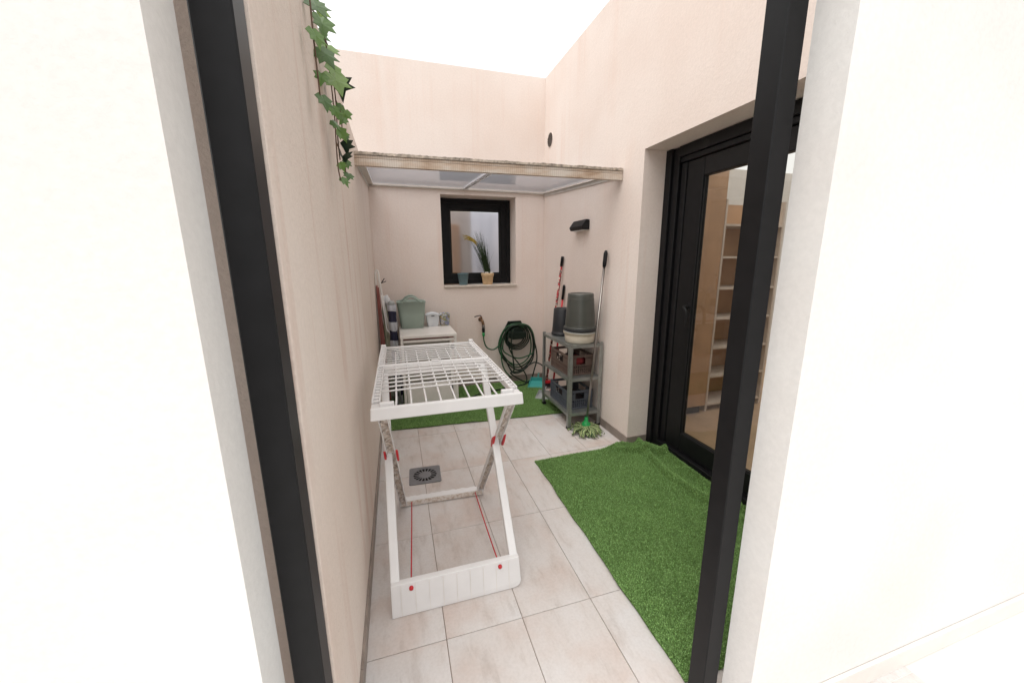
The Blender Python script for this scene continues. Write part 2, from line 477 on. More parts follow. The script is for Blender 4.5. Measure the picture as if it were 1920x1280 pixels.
class MB:
    def __init__(self):
        self.bm = bmesh.new()

    def _add(self, verts, faces, smooth=False):
        vs = [self.bm.verts.new(v) for v in verts]
        fs = []
        for f in faces:
            try:
                fc = self.bm.faces.new([vs[i] for i in f])
                fc.smooth = smooth
                fs.append(fc)
            except ValueError:
                pass
        return vs, fs

    def hexa(self, p, bevel=0.0, seg=1):
        """eight corners: bottom ring then top ring"""
        vs, fs = self._add(p, [(0, 3, 2, 1), (4, 5, 6, 7), (0, 1, 5, 4), (1, 2, 6, 5), (2, 3, 7, 6), (3, 0, 4, 7)])
        if bevel:
            es = {e for f in fs for e in f.edges}
            bmesh.ops.bevel(self.bm, geom=list(es), offset=bevel, segments=seg, affect='EDGES', profile=0.5)
        return self

    def box(self, x0, x1, y0, y1, z0, z1, bevel=0.0, seg=1):
        return self.hexa([(x0, y0, z0), (x1, y0, z0), (x1, y1, z0), (x0, y1, z0),
                          (x0, y0, z1), (x1, y0, z1), (x1, y1, z1), (x0, y1, z1)], bevel, seg)

    def bar(self, a, b, w, h, up=(0, 0, 1), bevel=0.0, seg=1):
        a, b = Vector(a), Vector(b)
        d = (b - a).normalized()
        s = d.cross(Vector(up)).normalized()
        u = s.cross(d).normalized()
        s = s * (w / 2)
        u = u * (h / 2)
        return self.hexa([a - s - u, a + s - u, b + s - u, b - s - u, a - s + u, a + s + u, b + s + u, b - s + u], bevel, seg)

    def tube(self, pts, r, seg=8, cap=True, closed=False):
        pts = [Vector(p) for p in pts]
        n = len(pts)
        rr = r if isinstance(r, (list, tuple)) else [r] * n
        prev = None
        rings = []
        for i, p in enumerate(pts):
            if closed:
                t = (pts[(i + 1) % n] - pts[i - 1]).normalized()
            else:
                t = (pts[min(i + 1, n - 1)] - pts[max(i - 1, 0)]).normalized()
            if prev is None:
                ref = Vector((0, 0, 1)) if abs(t.z) < 0.9 else Vector((1, 0, 0))
                s = t.cross(ref).normalized()
            else:
                s = (prev - t * prev.dot(t)).normalized()
            prev = s
            u = t.cross(s)
            rings.append([self.bm.verts.new(p + (s * math.cos(2 * PI * k / seg) + u * math.sin(2 * PI * k / seg)) * rr[i]) for k in range(seg)])
        for i in range(n if closed else n - 1):
            A, B = rings[i], rings[(i + 1) % n]
            for k in range(seg):
                f = self.bm.faces.new((A[k], A[(k + 1) % seg], B[(k + 1) % seg], B[k]))
                f.smooth = True
        if cap and not closed:
            self.bm.faces.new(rings[0][::-1])
            self.bm.faces.new(rings[-1])
        return self

    def lathe(self, c, prof, seg=28, axis='Z', cap=True, squash=1.0):
        """profile of (radius, height) turned about an axis through c"""
        c = Vector(c)
        rings = []
        for r, h in prof:
            ring = []
            for k in range(seg):
                a = 2 * PI * k / seg
                x, y = r * math.cos(a), r * math.sin(a) * squash
                if axis == 'Z':
                    p = Vector((x, y, h))
                elif axis == 'Y':
                    p = Vector((x, h, y))
                else:
                    p = Vector((h, x, y))
                ring.append(self.bm.verts.new(c + p))
            rings.append(ring)
        for A, B in zip(rings, rings[1:]):
            for k in range(seg):
                f = self.bm.faces.new((A[k], A[(k + 1) % seg], B[(k + 1) % seg], B[k]))
                f.smooth = True
        if cap:
            if prof[0][0] > 1e-5:
                self.bm.faces.new(rings[0][::-1])
            if prof[-1][0] > 1e-5:
                self.bm.faces.new(rings[-1])
        return self

    def prism(self, poly, d, bevel=0.0):
        """polygon (list of 3-D points) pushed along vector d"""
        d = Vector(d)
        n = len(poly)
        P = [Vector(p) for p in poly]
        vs, fs = self._add(P + [p + d for p in P],
                           [tuple(range(n))[::-1], tuple(range(n, 2 * n))] + [(i, (i + 1) % n, n + (i + 1) % n, n + i) for i in range(n)])
        if bevel:
            es = {e for f in fs for e in f.edges}
            bmesh.ops.bevel(self.bm, geom=list(es), offset=bevel, segments=2, affect='EDGES', profile=0.5)
        return self

    def build(self, name, m, parent=None, origin=None):
        bm = self.bm
        bmesh.ops.recalc_face_normals(bm, faces=bm.faces[:])
        co = [v.co for v in bm.verts]
        if origin is None:
            lo = Vector([min(c[i] for c in co) for i in range(3)])
            hi = Vector([max(c[i] for c in co) for i in range(3)])
            origin = (lo + hi) / 2
        origin = Vector(origin)
        bmesh.ops.translate(bm, verts=bm.verts[:], vec=-origin)
        me = bpy.data.meshes.new(name)
        bm.to_mesh(me)
        bm.free()
        if isinstance(m, str):
            m = M[m]
        me.materials.append(m)
        return link(name, me, origin, parent)


def link(name, me, origin, parent=None):
    o = bpy.data.objects.new(name, me)
    C.objects.link(o)
    origin = Vector(origin)
    if parent is not None:
        o.parent = parent
        o.location = origin - WLOC[parent.name]
    else:
        o.location = origin
    WLOC[o.name] = origin
    return o


def tag(o, label=None, cat=None, group=None, kind=None):
    if label:
        o['label'] = label
    if cat:
        o['category'] = cat
    if group:
        o['group'] = group
    if kind:
        o['kind'] = kind
    return o


def thing(name, label, cat, loc, group=None):
    o = bpy.data.objects.new(name, None)
    o.empty_display_size = 0.05
    C.objects.link(o)
    o.location = loc
    WLOC[o.name] = Vector(loc)
    return tag(o, label, cat, group)


def smooth_path(pts, n=8, closed=False):
    P = [Vector(p) for p in pts]
    out = []
    L = len(P)
    rngi = range(L) if closed else range(L - 1)
    for i in rngi:
        if closed:
            p0, p1, p2, p3 = P[i - 1], P[i], P[(i + 1) % L], P[(i + 2) % L]
        else:
            p0, p1, p2, p3 = P[max(i - 1, 0)], P[i], P[i + 1], P[min(i + 2, L - 1)]
        for k in range(n):
            t = k / n
            out.append(0.5 * ((2 * p1) + (p2 - p0) * t + (2 * p0 - 5 * p1 + 4 * p2 - p3) * t * t + (3 * p1 - p0 - 3 * p2 + p3) * t ** 3))
    if not closed:
        out.append(P[-1])
    return out


# ================================================================ THE SETTING
XL, XR, YB = -0.22, 1.80, 4.57
WALL_H = 3.60

MB().box(-300, 300, -300, 300, -0.3, -0.10).build('ground', 'ground')
tag(bpy.data.objects['ground'], kind='structure')

pf = MB().box(-0.42, 2.35, 0.30, 4.58, -0.098, -0.006).build('patio_floor', 'grout')
tag(pf, kind='structure')
tile_me = None
xe = [XL - 0.012, 0.105, 0.44, 0.775, 1.11, 1.445, XR, 2.06]
ye = [0.664 + 0.656 * k for k in range(-1, 7)]
cache = {}
for i in range(len(xe) - 1):
    for j in range(len(ye) - 1):
        x0, x1, y0, y1 = xe[i], xe[i + 1], ye[j], min(ye[j + 1], YB - 0.001)
        if y1 - y0 < 0.02:
            continue
        if x0 >= XR - 0.01 and (y0 > 2.5 or y1 < 0.9):
            continue
        if x0 >= XR - 0.01:
            y0, y1 = max(y0, 0.96), min(y1, 2.575)
        g = 0.0014
        w, d = round(x1 - x0 - 2 * g, 4), round(y1 - y0 - 2 * g, 4)
        if (w, d) not in cache:
            mb = MB().box(-w / 2, w / 2, -d / 2, d / 2, -0.012, 0.0, 0.0012)
            o = mb.build('tile', 'tile', None, origin=(0, 0, 0))
            cache[(w, d)] = o.data
            C.objects.unlink(o)
            bpy.data.objects.remove(o)
        o = link('tile', cache[(w, d)], ((x0 + x1) / 2, (y0 + y1) / 2, random.uniform(-0.0005, 0.0004)), pf)

# ---- walls
lw = MB().box(-0.42, XL, 0.89, YB - 0.001, -0.098, 2.42, 0.006, 2).build('courtyard_wall', 'plaster_left')
tag(lw, 'low rough rendered side wall with vertical rust streaks, ivy hanging down it', 'wall')
WX0, WX1, WZ0, WZ1 = 0.54, 1.435, 1.24, 2.29
mb = MB()
# one mesh with the window opening left free
mb.box(-2.6, WX0, YB, YB + 0.30, -0.098, WALL_H)
mb.box(WX1, 2.10, YB, YB + 0.30, -0.098, WALL_H)
mb.box(WX0, WX1, YB, YB + 0.30, -0.098, WZ0)
mb.box(WX0, WX1, YB, YB + 0.30, WZ1, WALL_H)
bmesh.ops.remove_doubles(mb.bm, verts=mb.bm.verts[:], dist=1e-5)
rw = mb.build('courtyard_wall', 'plaster')
tag(rw, 'tall pale pink rear wall holding the small square window and the garden tap', 'wall')
DY0, DY1, DZ = 0.95, 2.58, 2.34
mb = MB()
mb.box(XR, 2.10, DY1, YB - 0.001, -0.098, WALL_H)
mb.box(XR, 2.10, DY0, DY1, DZ, WALL_H)
mb.box(XR, 2.10, 0.81, DY0, -0.098, WALL_H)
rtw = mb.build('courtyard_wall', 'plaster')
tag(rtw, 'tall pale pink side wall with the black glass door, wall lamp and round vent', 'wall')


def skirt(parent, pts, h=0.075, t=0.011):
    (x0, y0), (x1, y1) = pts
    L = math.hypot(x1 - x0, y1 - y0)
    n = max(1, round(L / 0.335))
    nx, ny = -(y1 - y0) / L, (x1 - x0) / L
    for k in range(n):
        a, b_ = k / n, (k + 1) / n
        g = 0.0012 / L
        p0 = (x0 + (x1 - x0) * (a + g), y0 + (y1 - y0) * (a + g))
        p1 = (x0 + (x1 - x0) * (b_ - g), y0 + (y1 - y0) * (b_ - g))
        q = [(p0[0], p0[1]), (p1[0], p1[1]), (p1[0] + nx * t, p1[1] + ny * t), (p0[0] + nx * t, p0[1] + ny * t)]
        if True:
            MB().hexa([(x, y, 0.001) for x, y in q] + [(x, y, h) for x, y in q], 0.0012).build('skirting', 'skirting', parent)


skirt(rtw, ((XR, DY1 - 0.011), (XR, YB - 0.002)))
skirt(rw, ((XR - 0.013, YB), (XL + 0.013, YB)))
skirt(lw, ((XL, YB - 0.002), (XL, 0.90)))
skirt(rtw, ((1.985, DY1), (XR, DY1)))

# white wall of the space the picture is taken from, with its doorway
mb = MB()
mb.box(-7.0, -0.30, 0.70, 0.80, -0.098, 3.0)
mb.box(1.01, 8.0, 0.70, 0.80, -0.098, 3.0)
mb.box(-0.30, 1.01, 0.70, 0.80, 2.45, 3.0)
hw = mb.build('house_wall', 'white_wall')
tag(hw, 'plain white house wall with the open doorway leading out to the patio', 'wall')
hf = MB().box(-7.0, 8.0, -3.0, 0.699, -0.098, -0.002).build('house_floor', 'white_floor')
tag(hf, kind='structure')
for xa, xb in ((-6.9, -0.32), (1.03, 7.9)):
    MB().box(xa, xb, 0.686, 0.699, -0.001, 0.085, 0.002).build('skirting', 'white_paint', hw)
df_ = thing('door_frame', 'black aluminium frame of the open doorway set in the white house wall', 'door frame', (0.35, 0.84, 0))
for xa, xb in ((-0.285, -0.222), (0.932, 0.995)):
    MB().box(xa, xb, 0.805, 0.872, 0.001, 2.38, 0.003).build('jamb', 'anthracite', df_)
MB().box(-0.285, 0.995, 0.805, 0.872, 2.382, 2.44, 0.003).build('head', 'anthracite', df_)

# ================================================================ WINDOW
wt = thing('window', 'small square black framed window above the potted plants in the rear wall', 'window', (0.99, 4.80, 1.25))
FY = 4.80
ZB = 1.262


def frame4(name, m, parent, x0, x1, z0, z1, w, y0, y1, bev=0.003, wb=None):
    wb = wb or w
    mb = MB()
    mb.box(x0, x0 + w, y0, y1, z0, z1, bev)
    mb.box(x1 - w, x1, y0, y1, z0, z1, bev)
    mb.box(x0 + w - 0.001, x1 - w + 0.001, y0 + 0.0012, y1, z1 - w, z1 - 0.001, bev)
    mb.box(x0 + w - 0.001, x1 - w + 0.001, y0 + 0.0012, y1, z0 + 0.001, z0 + wb, bev)
    return mb.build(name, m, parent)


frame4('outer_frame', 'anthracite', wt, 0.545, 1.432, ZB + 0.004, 2.284, 0.055, FY, FY + 0.06)
sa = frame4('sash', 'anthracite', wt, 0.597, 1.380, 1.314, 2.232, 0.069, FY + 0.012, FY + 0.055, 0.004)
frame4('bead', 'gasket', sa, 0.665, 1.312, 1.382, 2.164, 0.022, FY + 0.024, FY + 0.05, 0.002)
MB().box(0.69, 1.288, FY + 0.036, FY + 0.042, 1.41, 2.134).build('pane', 'glass', sa)
MB().box(WX0 + 0.002, WX1 + 0.012, YB - 0.022, FY + 0.05, WZ0 + 0.001, ZB, 0.003).build('sill', 'sill', wt)

# the pale room behind the window
rm = thing('room', 'pale room with a brown door, dimly seen through the small window', 'room', (1.0, 6.0, 0))
MB().box(-1.2, 3.2, 6.30, 6.40, -0.09, 2.7).build('room_wall', 'room_paint', rm)
MB().box(-1.3, -1.2, 4.90, 6.40, -0.09, 2.7).build('room_wall', 'room_paint', rm)
MB().box(3.2, 3.3, 4.90, 6.40, -0.09, 2.7).build('room_wall', 'room_paint', rm)
MB().box(-1.2, 3.2, 4.90, 6.29, -0.09, -0.01).build('room_floor', 'room_floor', rm)
MB().box(0.70, 1.02, 6.24, 6.299, 0.0, 2.12, 0.004).build('room_door', 'wood', rm)
mb = MB()
nx = 40
vs = []
for k in range(nx + 1):
    x = 1.18 + 0.95 * k / nx
    y = 6.12 + 0.012 * math.sin(k * 0.9)
    vs += [(x, y, 0.05), (x, y, 2.3), (x, y + 0.006, 2.3), (x, y + 0.006, 0.05)]
fs = []
for k in range(nx):
    for a in range(4):
        fs.append((4 * k + a, 4 * k + (a + 1) % 4, 4 * k + 4 + (a + 1) % 4, 4 * k + 4 + a))
mb._add(vs, fs, True)
mb.build('curtain', 'curtain', rm)

# ================================================================ CANOPY
cp = thing('canopy_roof', 'white translucent lean-to canopy with dirty front edge over the rear of the patio', 'canopy', (0.8, 3.8, 2.25))


def zr(y, x):     # underside height: falls towards the front, and slightly to the right
    t = (YB - y) / 1.60
    return 2.352 - 0.104 * t - 0.006 * (x + 0.2)


def yf(x):        # front edge is not quite square to the walls
    return 3.01 - 0.145 * (x - XL) / 2.02


def slab(x0, x1, m, name, y_back, th, dz=0.0, inset=0.02):
    p = []
    for z_ in (0.0, th):
        for (x, y) in ((x0, yf(x0) + inset), (x1, yf(x1) + inset), (x1, y_back), (x0, y_back)):
            p.append((x, y, zr(y, x) + dz + z_))
    return MB().hexa(p).build(name, m, cp)


slab(XL + 0.004, 0.808, 'poly', 'panel', YB - 0.004, 0.016, 0.016)
slab(0.832, XR - 0.004, 'poly', 'panel', YB - 0.004, 0.016, 0.016)
# joint profile between the panels
mb = MB()
for w, z in ((0.052, 0.008), (0.014, 0.013)):
    mb.bar((0.82, yf(0.82) + 0.03, zr(yf(0.82) + 0.03, 0.82) + z - 0.002 if w > 0.02 else zr(yf(0.82) + 0.03, 0.82) + 0.001), (0.82, YB - 0.02, zr(YB - 0.02, 0.82) + z - 0.002 if w > 0.02 else zr(YB - 0.02, 0.82) + 0.001), w, 0.006, bevel=0.001)
mb.build('joint_strip', 'joint_clear', cp)
# edge angles on the side walls and the plate at the back
for xs, sg, w in ((XL + 0.003, 1, 0.05), (XR - 0.003, -1, 0.022)):
    mb = MB()
    a = (xs + sg * w / 2, yf(xs) + 0.03, zr(yf(xs) + 0.03, xs) + 0.003)
    b_ = (xs + sg * w / 2, YB - 0.006, zr(YB - 0.006, xs) + 0.003)
    mb.bar(a, b_, w, 0.005, bevel=0.001)
    mb.bar((xs + sg * 0.003, a[1], a[2] - 0.018), (xs + sg * 0.003, b_[1], b_[2] - 0.018), 0.005, 0.034, bevel=0.001)
    mb.build('edge_angle', 'alu_white', cp)
MB().hexa([(XL + 0.006, YB - 0.03, zr(YB, XL) - 0.004), (XR - 0.006, YB - 0.03, zr(YB, XR) - 0.004), (XR - 0.006, YB - 0.002, zr(YB, XR) - 0.004), (XL + 0.006, YB - 0.002, zr(YB, XL) - 0.004),
           (XL + 0.006, YB - 0.03, zr(YB, XL) + 0.008), (XR - 0.006, YB - 0.03, zr(YB, XR) + 0.008), (XR - 0.006, YB - 0.002, zr(YB, XR) + 0.008), (XL + 0.006, YB - 0.002, zr(YB, XL) + 0.008)]).build('wall_plate', 'alu_white', cp)
# front edge: lower profile, ribbed upper band, ragged peeling tape along the top


def front_band(name, m, z0, z1, dy0, dy1, ragged=0.0, n=1, x0=XL - 0.012, x1=XR - 0.006):
    mb = MB()
    prev = None
    for k in range(n + 1):
        x = x0 + (x1 - x0) * k / n
        y = yf(x)
        rg = random.uniform(-ragged, ragged) + ragged * 0.8 * math.sin(k * 0.23) if ragged else 0
        zb = zr(y, x)
        ring = [(x, y + dy0 + rg * 0.5, zb + z0), (x, y + dy1, zb + z0), (x, y + dy1, zb + z1 + rg), (x, y + dy0, zb + z1 + rg * 0.7)]
        ring = [mb.bm.verts.new(p) for p in ring]
        if prev:
            for a in range(4):
                mb.bm.faces.new((prev[a], prev[(a + 1) % 4], ring[(a + 1) % 4], ring[a]))
        else:
            mb.bm.faces.new(ring)
        prev = ring
    mb.bm.faces.new(prev[::-1])
    return mb.build(name, m, cp)


front_band('front_profile', 'canopy_edge', -0.052, -0.006, -0.018, 0.02, 0.0, 24)
front_band('front_rib_band', 'canopy_edge', -0.002, 0.016, -0.012, 0.022, 0.0, 24)
front_band('peeling_tape', 'tape', 0.018, 0.036, -0.020, 0.07, 0.003, 170)

# ================================================================ VENT and LAMP on the right wall
vt = thing('vent', 'small round slatted vent high up on the pink side wall', 'vent', (XR, 4.395, 2.90))
ring = [Vector((XR - 0.002, 4.395 + 0.078 * math.cos(a), 2.90 + 0.078 * math.sin(a))) for a in [2 * PI * k / 36 for k in range(36)]]
MB().tube(ring, 0.004, 6, closed=True).build('frame', 'plaster', vt)
MB().lathe((XR - 0.0015, 4.395, 2.90), [(0.077, -0.0005), (0.077, 0.0008)], 32, 'X').build('backing', 'black_hole', vt)
for k in range(6):
    u = -0.055 + 0.022 * k
    L = math.sqrt(max(0, 0.074 ** 2 - u * u))
    dv = Vector((0, 0.86, -0.5))
    nv = Vector((0, 0.5, 0.86))
    c0 = Vector((XR - 0.005, 4.395, 2.90)) + nv * u
    MB().bar(c0 - dv * L, c0 + dv * L, 0.0045, 0.0035, (1, 0, 0)).build('slat', 'skirting', vt)

lp = thing('wall_lamp', 'black wedge shaped wall lamp under the canopy on the side wall', 'wall lamp', (XR, 3.52, 1.88))
MB().prism([(XR - 0.002, 3.378, 1.838), (XR - 0.002, 3.378, 1.928), (XR - 0.038, 3.378, 1.932), (XR - 0.085, 3.378, 1.868), (XR - 0.07, 3.378, 1.838)], (0, 0.275, 0), 0.003).build('housing', 'black_plastic', lp)
MB().prism([(XR - 0.01, 3.40, 1.8365), (XR - 0.062, 3.40, 1.8365), (XR - 0.062, 3.63, 1.8365), (XR - 0.01, 3.63, 1.8365)], (0, 0, -0.004)).build('diffuser', 'white_plastic', lp)

# ================================================================ GLASS DOOR on the right
gd = thing('glass_door', 'tall black framed glass door with a lever handle in the side wall', 'door', (2.03, 1.8, 0))
mb = MB()
mb.box(1.985, 2.12, 2.515, DY1 - 0.003, 0.002, DZ - 0.004, 0.003)
mb.box(2.005, 2.12, 2.452, 2.514, 0.002, DZ - 0.004, 0.003)
mb.build('jamb', 'anthracite', gd)
mb = MB()
mb.box(1.995, 2.12, DY0 + 0.003, 2.451, DZ - 0.075, DZ - 0.004, 0.003)
mb.box(2.015, 2.12, DY0 + 0.003, 2.451, DZ - 0.11, DZ - 0.076, 0.003)
mb.build('head', 'anthracite', gd)
MB().box(1.985, 2.12, DY0 + 0.003, DY0 + 0.075, 0.002, DZ - 0.115, 0.003).build('jamb', 'anthracite', gd)
MB().box(1.995, 2.13, DY0 + 0.08, 2.449, 0.004, 0.085, 0.003).build('threshold', 'anthracite', gd)
lf = MB()
lf.box(2.025, 2.085, 2.395, 2.448, 0.09, DZ - 0.114, 0.004)
lf.box(2.033, 2.085, 2.238, 2.392, 0.09, DZ - 0.114, 0.004)
lf.box(2.033, 2.085, 1.05, 1.16, 0.09, DZ - 0.114, 0.004)
lf.box(2.034, 2.085, 1.161, 2.237, 0.09, 0.235, 0.004)
lf.box(2.034, 2.085, 1.161, 2.237, 2.105, DZ - 0.114, 0.004)
lf = lf.build('leaf', 'anthracite', gd)
MB().box(2.055, 2.062, 1.162, 2.236, 0.236, 2.104).build('pane', 'glass_door', lf)
for a, b_ in (((2.048, 2.233, 0.24), (2.048, 2.233, 2.10)), ((2.048, 1.166, 0.24), (2.048, 2.228, 0.24))):
    MB().bar(a, b_, 0.008, 0.008, (1, 0, 0)).build('gasket', 'gasket', lf)
hd = smooth_path([(2.03, 2.262, 1.215), (1.992, 2.262, 1.215), (1.978, 2.245, 1.21), (1.976, 2.222, 1.18), (1.976, 2.214, 1.13), (1.976, 2.212, 1.085)], 5)
MB().tube(hd, 0.0105, 10).build('handle', 'black_plastic', lf)
MB().lathe((2.028, 2.262, 1.215), [(0.024, -0.004), (0.024, 0.004)], 18, 'X').build('rosette', 'black_plastic', lf)
MB().tube([(1.998, 2.20, 2.292), (1.994, 2.20, 2.292)], 0.028, 16).build('cover_cap', 'gasket', gd)

# the warm room behind the glass door
r2 = thing('room', 'warm room with light timber fronts and tiled floor behind the glass door', 'room', (3.6, 2.4, 0))
MB().box(2.15, 6.0, 0.82, 4.4, -0.09, -0.004).build('room_floor', 'room_floor', r2)
MB().box(2.15, 6.0, 4.41, 4.5, -0.09, 2.75).build('room_wall', 'room_paint', r2)
MB().box(6.0, 6.1, 0.82, 4.5, -0.09, 2.75).build('room_wall', 'room_paint', r2)
wr = thing('wardrobe', 'tall light oak cupboard seen through the glass door', 'cupboard', (2.9, 3.0, 0))
MB().box(2.2, 2.95, 2.95, 3.55, 0.08, 2.55, 0.003).build('carcass', 'wood', wr)
for k in range(2):
    MB().box(2.205 + 0.373 * k, 2.572 + 0.373 * k, 2.928, 2.948, 0.09, 2.54, 0.003).build('front', 'wood', wr)
MB().box(2.22, 2.93, 2.98, 3.5, -0.002, 0.078).build('plinth', 'dark_cloth', wr)
bs = thing('shelving_unit', 'pale open shelves standing beside the oak cupboard behind the glass', 'shelves', (3.4, 3.2, 0))
for x in (3.0, 3.72):
    MB().box(x, x + 0.022, 2.98, 3.3, 0.0, 2.1).build('side_panel', 'shelf_white', bs)
MB().box(3.023, 3.719, 3.28, 3.295, 0.05, 2.1).build('back_panel', 'wood', bs)
for k in range(7):
    MB().box(3.024, 3.718, 2.98, 3.278, 0.06 + 0.3 * k, 0.08 + 0.3 * k).build('shelf', 'shelf_white', bs)

# ================================================================ RUGS


def turf_rug(name, label, x0, x1, y0, y1, edge, zfun, nb, group=None, hole=None):
    """edge(u,v)->(x,y) maps the unit square to the rug's outline"""
    nu, nv = 84, 90
    P = np.array([[(*edge(u / nu, v / nv), 0) for u in range(nu + 1)] for v in range(nv + 1)])
    Z = np.array([[zfun(P[v, u, 0], P[v, u, 1]) for u in range(nu + 1)] for v in range(nv + 1)])
    mb = MB()
    top = [[mb.bm.verts.new((P[v, u, 0], P[v, u, 1], 0.0075 + Z[v, u])) for u in range(nu + 1)] for v in range(nv + 1)]
    bot = [[mb.bm.verts.new((P[v, u, 0], P[v, u, 1], 0.0015 + Z[v, u])) for u in range(nu + 1)] for v in range(nv + 1)]
    for v in range(nv):
        for u in range(nu):
            f = mb.bm.faces.new((top[v][u], top[v][u + 1], top[v + 1][u + 1], top[v + 1][u]))
            f.smooth = True
            mb.bm.faces.new((bot[v][u], bot[v + 1][u], bot[v + 1][u + 1], bot[v][u + 1]))
    for u in range(nu):
        mb.bm.faces.new((top[0][u], bot[0][u], bot[0][u + 1], top[0][u + 1]))
        mb.bm.faces.new((top[nv][u], top[nv][u + 1], bot[nv][u + 1], bot[nv][u]))
    for v in range(nv):
        mb.bm.faces.new((top[v][0], top[v + 1][0], bot[v + 1][0], bot[v][0]))
        mb.bm.faces.new((top[v][nu], bot[v][nu], bot[v + 1][nu], top[v + 1][nu]))
    o = mb.build(name, 'turf_back')
    tag(o, label, 'artificial grass rug', group)
    # the pile: short blades, one thin triangle each
    uu = rng.random(nb)
    vv = rng.random(nb)
    fu, fv = uu * nu, vv * nv
    iu, iv = np.minimum(fu.astype(int), nu - 1), np.minimum(fv.astype(int), nv - 1)
    tu, tv = fu - iu, fv - iv

    def lerp(A):
        return (A[iv, iu] * ((1 - tu) * (1 - tv))[:, None] + A[iv, iu + 1] * (tu * (1 - tv))[:, None]
                + A[iv + 1, iu] * ((1 - tu) * tv)[:, None] + A[iv + 1, iu + 1] * (tu * tv)[:, None])
    P3 = P.copy()
    P3[:, :, 2] = Z + 0.0072
    base = lerp(P3)
    ang = rng.random(nb) * 2 * np.pi
    w = 0.0013 + 0.0012 * rng.random(nb)
    h = 0.004 + 0.007 * rng.random(nb)
    lean = rng.normal(0, 0.006, (nb, 2))
    dx = np.stack([np.cos(ang) * w, np.sin(ang) * w, np.zeros(nb)], 1)
    tip = base + np.concatenate([lean, h[:, None]], 1)
    V = np.stack([base - dx, base + dx, tip], 1).reshape(-1, 3)
    og = np.array(WLOC[o.name])
    me = bpy.data.meshes.new('pile')
    me.vertices.add(nb * 3)
    me.vertices.foreach_set('co', (V - og).astype(np.float32).ravel())
    me.loops.add(nb * 3)
    me.loops.foreach_set('vertex_index', np.arange(nb * 3, dtype=np.int32))
    me.polygons.add(nb)
    me.polygons.foreach_set('loop_start', np.arange(0, nb * 3, 3, dtype=np.int32))
    me.update(calc_edges=True)
    me.materials.append(M['turf'])
    p = link('pile', me, WLOC[o.name], o)
    p['kind'] = 'stuff'
    return o


def z_front(x, y):
    z = 0.0
    # creases where the rug is pushed up against the door threshold
    d = (x - 1.66) * 0.30 + (y - 2.535) * 0.95
    z += 0.040 * math.exp(-((x - 1.71) / 0.10) ** 2 - ((y - 2.56) / 0.06) ** 2)
    r1 = (y - 2.46) + 0.55 * (x - 1.72)
    z += 0.050 * math.exp(-(r1 / 0.026) ** 2) * max(0, min(1, (x - 1.62) / 0.12))
    r2_ = (x - 1.90) + 0.10 * math.sin((y - 1.5) * 3)
    z += 0.046 * math.exp(-(r2_ / 0.030) ** 2) * max(0, min(1, (y - 1.2) / 0.5))
    z += 0.045 * math.exp(-((x - 1.985) / 0.035) ** 2) * max(0, min(1, (2.56 - y) / 0.2))
    z += 0.0035 * (1 + math.sin(x * 7 + y * 3.1) * math.sin(y * 5 - x * 2))
    return z


def edge_front(u, v):
    y_l, y_r = 2.549, 2.566
    yt = y_l + (y_r - y_l) * u
    x0 = 0.935 + 0.018 * v + 0.003 * math.sin(v * 17) + 0.002 * math.sin(v * 41)
    x = x0 + (1.982 - x0) * u
    return x, 0.885 + (yt - 0.885) * v


def z_rear(x, y):
    return 0.003 * (1 + math.sin(x * 5.1 + y * 2) * math.sin(y * 6 - x)) + 0.012 * math.exp(-((x - 0.62) / 0.08) ** 2 - ((y - 3.42) / 0.03) ** 2)


def edge_rear(u, v):
    x = XL + 0.016 + (1.63 - XL - 0.016) * u
    ya = 3.475 - 0.105 * u + 0.004 * math.sin(u * 23)
    return x, ya + (4.52 - ya) * v


turf_rug('grass_rug', 'green artificial grass rug in front of the black glass door, creased at its corner', 0.94, 1.98, 0.9, 2.56, edge_front, z_front, 330000)
turf_rug('grass_rug', 'green artificial grass rug at the rear, under the white cabinet and the hose', XL, 1.63, 3.4, 4.5, edge_rear, z_rear, 190000)

# ================================================================ DRAIN
dr = thing('floor_drain', 'square grey floor drain with a ring of slots among the tiles', 'drain', (0.112, 2.617, 0))
cx, cy, hs = 0.112, 2.617, 0.113
th0 = R(-2.5)


def drot(x, y):
    return cx + x * math.cos(th0) - y * math.sin(th0), cy + x * math.sin(th0) + y * math.cos(th0)


mb = MB()
nseg = 64
ri, zt = 0.084, 0.0062
outer, inner = [], []
for k in range(nseg):
    a = 2 * PI * (k + 0.5) / nseg
    c_, s_ = math.cos(a), math.sin(a)
    q = hs / max(abs(c_), abs(s_))
    outer.append((q * c_, q * s_))
    inner.append((ri * c_, ri * s_))
for zz, key in ((0.001, 'b'), (zt, 't')):
    pass
vo = [[mb.bm.verts.new((*drot(*p), z)) for p in outer] for z in (0.001, zt)]
vi = [[mb.bm.verts.new((*drot(*p), z)) for p in inner] for z in (0.001, zt)]
for k in range(nseg):
    j = (k + 1) % nseg
    mb.bm.faces.new((vo[1][k], vo[1][j], vi[1][j], vi[1][k]))
    mb.bm.faces.new((vo[0][k], vo[0][j], vo[1][j], vo[1][k]))
    mb.bm.faces.new((vi[0][j], vi[0][k], vi[1][k], vi[1][j]))
mb.build('plate', 'drain_steel', dr)
MB().lathe((cx, cy, 0), [(0.0875, 0.0012), (0.0875, 0.0022)], 32).build('sump', 'black_hole', dr)
MB().lathe((cx, cy, 0), [(0.045, 0.0024), (0.045, 0.0060), (0.042, 0.0066), (0.001, 0.0066)], 32).build('grate_centre', 'drain_steel', dr)
for k in range(18):
    a = 2 * PI * k / 18 + 0.1
    p0, p1 = 0.0435, 0.0845
    MB().bar((cx + p0 * math.cos(a), cy + p0 * math.sin(a), 0.0042), (cx + p1 * math.cos(a), cy + p1 * math.sin(a), 0.0042), 0.0062, 0.0030).build('grate_bar', 'drain_steel', dr)

